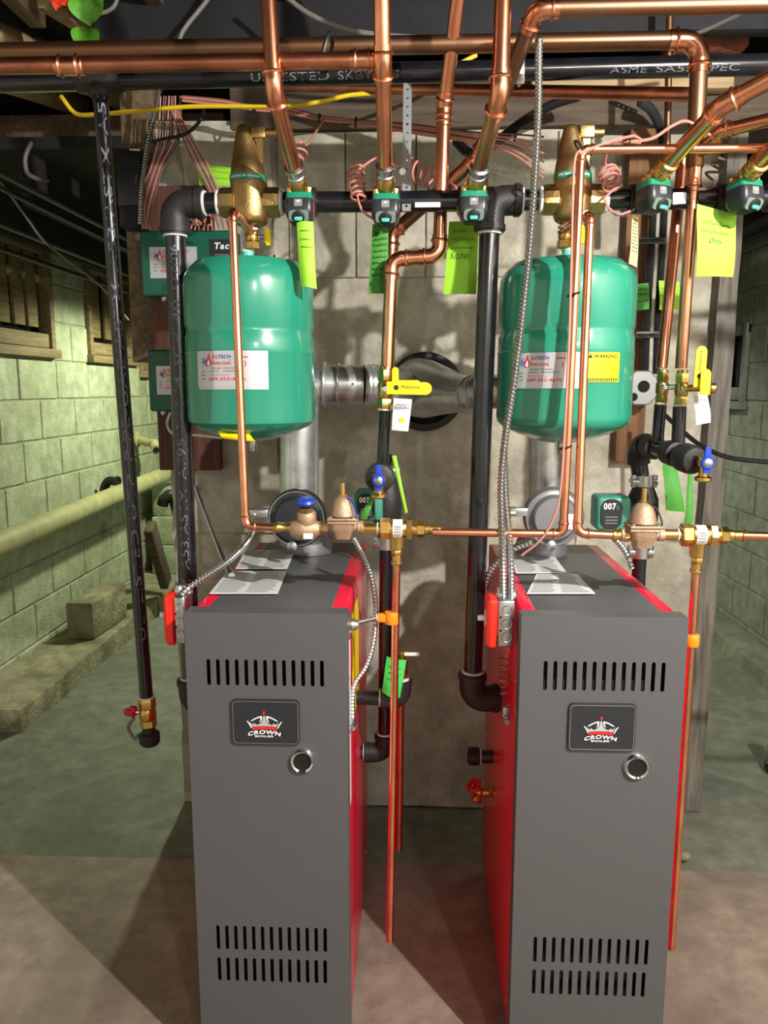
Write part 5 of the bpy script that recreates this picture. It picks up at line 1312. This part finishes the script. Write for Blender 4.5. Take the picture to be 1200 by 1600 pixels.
lettering('Taco', lambda u, v: f1.pt(u, v, .0022), -W1 / 2 + 118 * s1_, -H1 / 2 + 70 * s1_, 32 * s1_, 10 * s1_, ink_white, pn_, bold=.03, shear=.2)
for k in range(4): mesh_obj('small_print', [f1.pt(-W1 / 2 + (118) * s1_, -H1 / 2 + (46 + 5 * k) * s1_, .002), f1.pt(-W1 / 2 + 140 * s1_, -H1 / 2 + (46 + 5 * k) * s1_, .002), f1.pt(-W1 / 2 + 140 * s1_, -H1 / 2 + (47.5 + 5 * k) * s1_, .002), f1.pt(-W1 / 2 + 118 * s1_, -H1 / 2 + (47.5 + 5 * k) * s1_, .002)], [(0, 1, 2, 3)], ink_grey, pn_, False)
rb2, f2_, W2, H2 = relay_box(229, 318, 546, 643, 'smaller green relay box below, beside the left tank', 0)
company_label(sk(f2_), -W2 / 2 + 14 * s1_, -H2 / 2 + 27 * s1_, 62 * s1_, 45 * s1_, rb2)
wire('white_cord', 'white cord looping under the lower relay box to the left tank', [P(266, 645, 2.27), P(261, 662, 2.25), P(272, 678, 2.2), P(310, 680, 2.1), P(345, 684, 2.0)], .004, white_plastic, cat='cord')

# thermostat wires ----------------------------------------------------------
rnd = random.Random(3)
hub = P(268, 166, 2.2)
for i in range(9):
    top_ = P(252 + i * 4 + rnd.uniform(-2, 2), 150, 2.2); mid = P(247 + i * 4, 218, 2.2 + .01 * (i % 3)); end = P(222 + i * 1.6, 300 + i * 5, 2.25)
    wire('thermostat_wire', 'thermostat wire dropping behind the left riser elbow to the upper relay box', [top_, mid, P(236 + i * 2.4, 262, 2.23), end, P(223 + i * 2.0, 358, 2.26)], .0022, brown_wire if i % 3 else pink_wire, group='thermostat wires fanned above the upper relay box')  # mostly brown colour stands for shade on the pink wires of this fan
for i in range(6):
    wire('thermostat_wire', 'thermostat wire slanting right toward the left air separator, above the relay box', [P(266 + i * 2, 172, 2.2), P(284 + i * 3, 212, 2.2), P(305 + i * 4, 258, 2.22), P(326 + i * 3.4, 300, 2.24), P(342 + i * 4, 358, 2.26)], .0022, pink_wire if i % 2 else brown_wire, group='thermostat wires slanting to the upper relay box')
for i in range(7):
    a = P(292 + i * 7, 352, 2.25); pts = [a + V((rnd.uniform(-.02, .02), rnd.uniform(-.01, .01), rnd.uniform(0, .06))) for _ in range(7)]
    wire('thermostat_wire', 'copper-coloured wire tail curled on top of the upper relay box', [P(290 + i * 7, 360, 2.26)] + pts, .0022, pink_wire, group='curled wire tails above the relay box')
wire('wire_tie', 'dark strap tied around the fanned thermostat wires', [P(236, 222, 2.17), P(262, 216, 2.17), P(284, 212, 2.17), P(303, 200, 2.17), P(317, 180, 2.17), P(318, 168, 2.2)], .0045, black_rubber, cat='strap')
for i in range(6):
    o_ = i * 2.6
    wire('thermostat_wire', 'thermostat wire in the bundle strung under the beam', [P(285, 150 + o_ * .6, 2.18), P(350, 156 + o_ * .7, 2.18), P(400, 166 + o_ * .5, 2.17), P(440, 165 + o_ * .8, 2.16), P(500, 181 + o_ * .5, 2.16), P(560, 188 + o_ * .4, 2.16), P(650, 195 + o_ * 1.1, 2.12), P(745, 207 + o_ * 1.3, 2.1), P(805, 210 + o_ * 2.5, 2.08), P(850, 214 + o_ * 5, 2.06)], .0024, brown_wire if i % 3 == 0 else pink_wire, group='thermostat wire bundle under the beam')
for (x, y_, w_) in ((397, 168, 'beside the leftmost zone pipe'), (499, 186, 'right of the leftmost zone pipe'), (556, 192, 'left of the second zone pipe'), (805, 213, 'at its right end')):
    c = P(x, y_, 2.15); tag(MB().torus(c, (1, 0, -.1), .0115, .003, 14, 6).build('cable_tie', black_rubber), 'black cable tie on the beam wire bundle, ' + w_, 'cable tie', 'cable ties on the wire bundle')
def coil(label, a, b, R, turns, lead, tail, m=pink_wire, r=.0027):
    wire('wire_coil', label, lead + coil_pts(a, b, R, turns, per=10) + tail, r, m, cat='wire', div=2)
coil('pink wire coil half hidden behind the leftmost zone pipe', P(470, 228, 1.76), P(462, 258, 1.74), .016, 3, [P(506, 186, 2.1), P(490, 212, 1.9)], [P(468, 290, 1.68)])
coil('tight pink wire coil hanging left of the second zone valve', P(556, 262, 1.66), P(559, 312, 1.64), .0165, 6.5, [P(600, 240, 1.80), P(578, 252, 1.72)], [P(566, 330, 1.64), P(584, 342, 1.64)])
coil('stretched pink wire coil lying behind the copper return', P(634, 262, 1.80), P(694, 286, 1.76), .024, 5, [P(610, 240, 1.9), P(622, 262, 1.85)], [P(712, 292, 1.7), P(716, 330, 1.66)])
coil('looped pink wire coil right of the right air separator', P(950, 268, 1.64), P(958, 288, 1.62), .0185, 4, [P(905, 240, 1.48), P(940, 226, 1.5), P(990, 212, 1.56), P(1000, 224, 1.56), P(958, 222, 1.58), P(945, 255, 1.62)], [P(944, 310, 1.62), P(962, 335, 1.62), P(985, 330, 1.62)])
wire('wire_coil', 'loose zigzag wire coil left of the rightmost zone valve', [P(1122, 246, 1.58), P(1134, 253, 1.58), P(1112, 256, 1.6), P(1128, 268, 1.58), P(1103, 270, 1.6), P(1116, 285, 1.58), P(1108, 294, 1.6), P(1090, 296, 1.6)], .0026, brown_wire)
wire('thermostat_wire', 'pink wire arching right from the right feed pipe toward the slanted zone pipe', [P(985, 222, 1.56), P(1020, 216, 1.57), P(1050, 197, 1.58), P(1075, 190, 1.6), P(1110, 212, 1.6)], .003, pink_wire)
wire('thermostat_wire', 'white and pink wire taped down the copper drop in front of the right tank', [P(908, 232, 1.485), P(897, 260, 1.48), P(893, 400, 1.475), P(888, 560, 1.462), P(878, 740, 1.455), P(869, 800, 1.455), P(846, 842, 1.46), P(815, 868, 1.47)], .0022, pink_wire)
for (x, y_, Y_, lab) in ((904, 228, 1.49, 'black cable tie at the elbow of the right cold feed pipe'), (896, 460, 1.485, 'black cable tie halfway down the right tank drop'), (884, 699, 1.475, 'black cable tie low on the right tank drop')):
    tag(MB().torus(P(x, y_, Y_), (-.3, 0, 1) if y_ > 300 else (1, 0, .8), .0105, .0022, 14, 6).build('cable_tie', black_rubber), lab, 'cable tie')
wire('valve_lead', 'thin wire loop from the right header back to the slanted zone valve', [P(945, 312, 1.63), P(955, 330, 1.62), P(975, 338, 1.61), P(992, 326, 1.6)], .0012, brown_wire)
# other cables
wire('yellow_cable', 'yellow cable strung behind the drop pipe to the second zone pipe', [P(95, 150, 2.15), P(118, 177, 2.15), P(150, 179, 2.12), P(210, 174, 2.1), P(290, 167, 2.1), P(360, 166, 2.1), P(440, 167, 2.1), P(500, 159, 2.1), P(545, 149, 2.1), P(600, 142, 2.1), P(690, 112, 2.1), P(745, 86, 2.1)], .0055, yellow_cable, n=8, cat='cable')
wire('grey_cable', 'grey cable hooking down left of the first zone pipe', [P(345, -30, 2.05), P(318, 8, 2.05), P(292, 40, 2.05), P(281, 62, 2.05), P(278, 100, 2.08)], .0055, grey_cable, n=8, cat='cable')
wire('grey_cable', 'pale grey cable sagging between the first and third zone pipes', [P(430, -20, 1.95), P(480, 20, 1.95), P(540, 45, 1.95), P(600, 55, 1.95), P(680, 60, 1.95), P(720, 60, 1.95)], .0060, grey_cable, n=8, cat='cable')
wire('grey_cable', 'tan cable rising to the right above the copper elbow', [P(1045, 66, 2.0), P(1095, 50, 1.95), P(1140, 30, 1.9), P(1180, 12, 1.85)], .0045, grey_cable, n=8, cat='cable')
wire('black_wire', 'dark cable curling beside the artificial leaves', [P(186, -12, 2.0), P(178, 10, 2.0), P(160, 20, 2.0), P(140, 17, 2.0), P(124, 8, 2.0)], .0048, grey_cable, n=8)
# perforated steel strap holding the left header
t = thing('hanger_strap', 'perforated steel strap holding the header beside the second zone pipe', 'strap', P(635, 335, 1.66))
a, b = P(628, 130, 1.78), P(635, 330, 1.655)
holes = []; L = (a - b).length; fr = Fr(b, (1, 0, 0), (a - b)); polys = [rrect(.018, L, .002, 3, 0, L / 2)]
for k in range(int(L / .022)): polys.append(rrect(.006, .006, .0029, 5, 0, .012 + k * .022))
plate(fr, polys, .0012, zinc, 'strap', t)
m = MB(); m.hexa(P(629, 268, 1.69), P(629, 268, 1.68), .008); m.build('bolt', steel, t)
t = thing('hanger_strap', 'black perforated strap end drooping above the right air separator', 'strap', P(970, 172, 2.1))
f = Fr(P(953, 158, 2.1), (1, 0, -.42)); polys = [rrect(.075, .012, .002, 3, .036, 0)] + [rrect(.005, .005, .0024, 5, .010 + .014 * k, 0) for k in range(5)]
plate(f, polys, .0015, black_rubber, 'strap', t)
t = thing('pipe_hanger', 'steel pipe hanger hooked on the gas main near the third zone pipe', 'hanger', P(812, 120, 1.83))
m = MB(); m.rbox(P(812, 110, 1.83), (.022, .006, .055), .002); m.torus(P(812, 112, 1.86) + V((0, 0, .0)), (1, 0, 0), .0275, .004, 22, 6); m.build('hook', steel, t)
tag(MB().torus(P(511, 84, 1.49), (1, 0, -.3), .034, .004, 22, 6).build('cable_tie', black_rubber), 'large black cable tie around the overhead copper branch', 'cable tie')
# clamps on the discharge pipes
c = P(612, 965, 1.49); t = thing('pipe_clamp', 'orange pipe clamp on a steel rod from the left boiler', 'clamp', c)
MB().lathe([(.0135, -.012), (.0145, -.010), (.0145, .010), (.0135, .012)], c, n=18).build('clamp', orange, t)
MB().rbox(c + V((-.018, 0, 0)), (.022, .016, .016), .002).build('clamp_foot', orange, t)
a = V((XLr + .002, 1.44, c.z)); MB().cyl(a, c + V((-.026, 0, 0)), .0048).build('rod', steel, t)
m = MB(); m.hexa(c + V((-.036, 0, 0)), c + V((-.026, 0, 0)), .009); m.build('nut', steel, t)
m = MB(); m.lathe([(.030, 0), (.030, .003), (.012, .008), (.008, .02)], a, (1, 0, 0), n=20); m.build('base_plate', steel, t)
c = P(1081, 1000, 1.47); m = MB(); m.lathe([(.0125, -.012), (.014, -.010), (.014, .010), (.0125, .012)], c, n=18); m.rbox(c + V((-.012, .004, .002)), (.02, .014, .014), .002)
tag(m.build('pipe_clamp', orange), 'orange pipe clamp on the right boiler discharge pipe', 'clamp')
# stickers on the left boiler side panel
def side_sticker(y0, y1, z0, z1, m, label):
    f = Fr((XLr + .0006, y0, z0), (0, 1, 0), (0, 0, 1)); f.n = V((1, 0, 0))
    o = plate(f.at((y1 - y0) / 2, (z1 - z0) / 2), [rrect(y1 - y0, z1 - z0, .002, 3)], .0010, m, 'side_sticker', None); tag(o, label, 'sticker'); return o
side_sticker(1.56, 1.74, .66, .90, yellow, 'yellow energy sticker on the red side of the left boiler')
side_sticker(1.43, 1.50, .52, .90, paper, 'tall white sticker at the front of the left boiler red side')

# ================================================================== hanging tags
G = 'hand-written tags at the zone valves'
paper_tag([(463, 346), (489, 346), (495, 452), (470, 447)], 1.60, tag_green, 'narrow lime tag folded under the leftmost zone valve', bulge=.010, lines=((.2, .8, .85, .02), (.2, .8, .72, .02), (.25, .8, .60, .02)))
paper_tag([(582, 350), (607, 346), (606, 459), (576, 459)], 1.76, tag_dark, 'darker green tag with many written lines behind the second zone valve', bulge=.004, lines=tuple((.12, .92, .84 - .085 * k, .05) for k in range(8)))
paper_tag([(702, 346), (748, 346), (744, 460), (693, 460)], 1.75, tag_green, 'wide lime tag behind the third zone valve, last word Kitchen', bulge=.008, lines=((.15, .6, .85, .05), (.1, .85, .74, .05), (.1, .85, .62, .05)), words=(('Kitchen', .12, .48, .62, .10),))
paper_tag([(1090, 318), (1152, 336), (1145, 433), (1087, 432)], 1.64, tag_green, 'large lime tag left of the rightmost zone valve, last word Only', bulge=.004, lines=((.15, .85, .76, .07), (.1, .8, .63, .07)), words=(('Only', .3, .46, .34, .10),))
paper_tag([(989, 334), (998, 338), (995, 418), (982, 412)], 1.62, tag_yellow, 'cream tag turned edge-on under the slanted zone valve', bulge=.002, lines=tuple((.2, .9, .9 - .07 * k, .02) for k in range(10)))
paper_tag([(985, 444), (1014, 442), (1014, 483), (986, 487)], 2.28, tag_dark, 'green tag lying on the brown board, left of the twin conduits', bulge=.002, lines=((.1, .9, .75, .1), (.1, .9, .55, .1), (.1, .9, .3, .1)))
paper_tag([(1030, 438), (1062, 440), (1062, 484), (1030, 484)], 2.29, tag_green, 'lime tag behind the copper pair, right of the twin conduits', bulge=.002, lines=((.1, .6, .7, .1), (.1, .6, .45, .1)))
paper_tag([(308, 254), (365, 262), (362, 290), (312, 290)], 2.25, tag_green, 'lime tag pinned behind the left air separator', bulge=.002, lines=((.1, .9, .65, .12), (.2, .9, .3, .12)))
paper_tag([(1036, 726), (1058, 727), (1070, 800), (1040, 797)], 1.80, tag_dark, 'wide dark green tag hanging from the right return header', bulge=.004)
paper_tag([(1076, 742), (1083, 742), (1081, 828), (1067, 826)], 1.70, tag_dark, 'narrow dark green tag hanging near the right drain cock', bulge=.003)
paper_tag([(612, 712), (619, 712), (637, 800), (633, 803)], 1.66, tag_green, 'thin lime tag strip right of the left drain cock', bulge=.002)
paper_tag([(579, 772), (588, 772), (573, 812), (563, 810)], 1.60, tag_dark, 'green tag slanting across the face of the left pump', bulge=.002)
paper_tag([(338, 669), (385, 672), (400, 690), (348, 685)], 1.60, yellow, 'yellow warning card tucked under the left tank', bulge=.004, name='warning_card', cat='card', lines=((.2, .8, .6, .1),))

# ================================================================== rear left: pipes, plank, blocks
tag(MB().tube([PX(268, 737, -1.72) + (PX(-30, 862, -1.74) - PX(268, 737, -1.72)) * 1.6, PX(268, 737, -1.72)], .052, 22).build('drain_pipe', green_pipe), 'thick painted pipe sloping along the left block wall', 'pipe')
c = PX(226, 694, -1.80); t = thing('hose_bibb', 'painted hose bibb on the left block wall', 'faucet', c)
m = MB(); m.lathe([(.055, 0), (.055, .012), (.03, .02)], V((XL + .01, c.y + .05, c.z + .03)), (1, 0, 0), n=20); m.cyl(V((XL, c.y + .05, c.z + .03)), V((XL + .16, c.y - .02, c.z)), .028, n=18); m.cyl(V((XL + .15, c.y - .02, c.z + .01)), V((XL + .19, c.y - .10, c.z - .03)), .030, .034, n=18); m.build('body', green_pipe, t)
MB().lathe([(.020, 0), (.020, .004)], V((XL + .19, c.y - .10, c.z - .03)), (.4, -.8, -.4), n=16).build('opening', void, t)
c = PX(163, 770, XL + .05); m = MB(); A = smooth_path([c + V((0, 0, -.06)), c + V((.0, 0, .02)), c + V((.03, 0, .07)), c + V((.09, -.02, .07))], 6); m.tube(A, .026, 16); m.torus(A[-1], A[-1] - A[-2], .027, .006)
tag(m.build('plastic_elbow', black_rubber), 'black plastic pipe elbow on the left block wall above the sloping pipe', 'pipe fitting')
# concrete blocks
q = PZ(150, 985, .10); t = MB(); t.rbox((-1.69, q.y + .06, .195), (.15, .42, .20), .02, Fr((0, 0, 0), (1, -.05, 0)))
tag(t.build('concrete_block', rough_stone), 'loose concrete block lying on the footing at left', 'block')
for k, (dz, lab) in enumerate(((.095, 'lowest block of the short pillar behind the drop pipe'), (.295, 'second block of the short pillar behind the drop pipe'), (.495, 'topmost pale block of the short pillar behind the drop pipe'))):
    tag(MB().rbox((-1.66, 5.35 + .03 * k, dz + .099), (.30, .38, .197), .012).build('concrete_block', block_paint), lab, 'block', 'blocks of the short pillar')
a, b = PX(231, 822, -1.52), PX(262, 912, -1.50)
f = Fr(a.lerp(b, .5), (1, 0, 0), (a - b)); tag(MB().rbox(f.o, (.05, .10, (a - b).length), .006, f).build('leaning_plank', old_beam), 'dark plank leaning on the short block pillar at left', 'plank')
q = P(270, 815, 4.6); m = MB(); m.tube(smooth_path([q + V((-.06, 0, .10)), q + V((-.045, 0, .14)), q + V((0, .02, .15)), q + V((.05, 0, -.02)), q + V((.08, 0, -.25)), q + V((.10, 0, -.6))], 8), .035, 14)
tag(m.build('rubber_hose', black_rubber), 'bent black hose end beside the pier at left', 'hose')
# conduits along the rear-left ceiling
for (x, y_, z, r, lab) in ((0, 270, 2.00, .010, 'topmost dark conduit along the rear left ceiling'), (15, 301, 1.995, .008, 'second dark conduit along the rear left ceiling'), (0, 350, 1.96, .011, 'third dark conduit along the rear left ceiling'), (0, 389, 1.945, .012, 'fourth dark conduit along the rear left ceiling'), (0, 418, 1.925, .026, 'thick pale pipe lowest along the rear left ceiling')):
    p = PZ(x, y_, z); y1_ = 6.5 if r < .02 else PX(80, 436, p.x).y
    tag(MB().cyl(V((p.x, 1.9 if r < .02 else 2.6, z)), V((p.x, y1_, z)), r, n=12).build('ceiling_conduit', flex_grey if r < .02 else green_pipe), lab, 'conduit')
wire('hanging_wire', 'loose dark wire crossing the rear left conduits', [P(0, 284, 2.6), P(20, 310, 2.6), P(45, 345, 2.7), P(70, 378, 2.8), P(110, 410, 3.0), P(160, 450, 3.2), P(200, 500, 3.6)], .0045, grey_cable)
wire('hanging_wire', 'short cable curling under the tie beam at upper left', [P(50, 222, 2.7), P(40, 245, 2.7), P(42, 268, 2.7), P(55, 278, 2.7), P(75, 282, 2.75)], .0075, grey_cable)
# artificial flower sprig in the joists
t = thing('artificial_flower', 'orange-red flower with green leaves tucked in the joists, upper left', 'flower', P(118, 45, 1.95))
Yf = 1.95
MB().tube(smooth_path([P(96, -5, Yf), P(104, 15, Yf), P(112, 30, Yf), P(122, 42, Yf)], 6), .0035, 8).build('stem', brown_wire, t)
def petal(c, r, a, m, nm, tilt):
    d = V((math.cos(a), tilt, math.sin(a))); n = V((0, -1, .2)); s = d.cross(n).normalized(); vs = [c]; k = 7
    for i in range(k + 1):
        f_ = i / k; w = math.sin(math.pi * min(1, f_ * .95 + .05)) * r * .42
        ctr = c + d * r * f_ + n * (.25 * r * math.sin(math.pi * f_))
        vs += [ctr - s * w, ctr + n * (-.08 * r), ctr + s * w]
    fs = []
    for i in range(k):
        b = 1 + i * 3; fs += [(b, b + 1, b + 4, b + 3), (b + 1, b + 2, b + 5, b + 4)]
    N = len(vs); vs2 = vs + [p + V((0, .0012, 0)) for p in vs]; fs2 = fs + [tuple(i + N for i in reversed(f)) for f in fs]
    mesh_obj(nm, vs2, fs2, m, t)
for k in range(6): petal(P(96, -4, Yf), .034, k * 1.05 + .2, petal_red, 'petal', -.3)
for (x, y_, a, r) in ((140, 38, 1.9, .07), (140, 36, .9, .062), (132, 42, -1.9, .05), (140, 45, -1.2, .05), (138, 8, .3, .05)): petal(P(x, y_, Yf), r, a, leaf_green, 'leaf', -.15)
# jar at the right edge, on the floor
q = PZ(1210, 1206, 0); t = thing('glass_jar', 'brown jar with black base on the floor at the right edge', 'jar', q)
s_ = size(1, q)
MB().lathe([(13 * s_, 0), (15 * s_, 3 * s_), (15 * s_, 16 * s_), (13 * s_, 18 * s_)], q, n=24).build('base', black_rubber, t)
MB().lathe([(12.5 * s_, 0), (12.5 * s_, 24 * s_), (12 * s_, 26 * s_)], q + V((0, 0, 18 * s_)), n=24).build('body', brick_red, t)
MB().lathe([(12 * s_, 0), (12 * s_, 20 * s_), (11 * s_, 22 * s_)], q + V((0, 0, 44 * s_)), n=24).build('upper_body', can_red, t)
MB().lathe([(12.6 * s_, 0), (12.6 * s_, 4 * s_)], q + V((0, 0, 66 * s_)), n=24).build('lid_rim', steel, t)
# leaning board far right and valve stub on the floor
a = PZ(1094, 934, .085); b = P(1110, 864, a.y + .06)
f = Fr(a.lerp(b, .5), (1, 0, 0), (b - a)); tag(MB().rbox(f.o, (.03, .06, (b - a).length), .003, f).build('leaning_plank', old_beam), 'short dark board leaning by the pier at right', 'plank')
q = PZ(1069, 1337, .02); m = MB(); m.ball(q, .016, 8, (1.2, 1, .9)); tag(m.build('pebble', rough_stone), 'small stone chip on the floor beside the right boiler', 'stone')
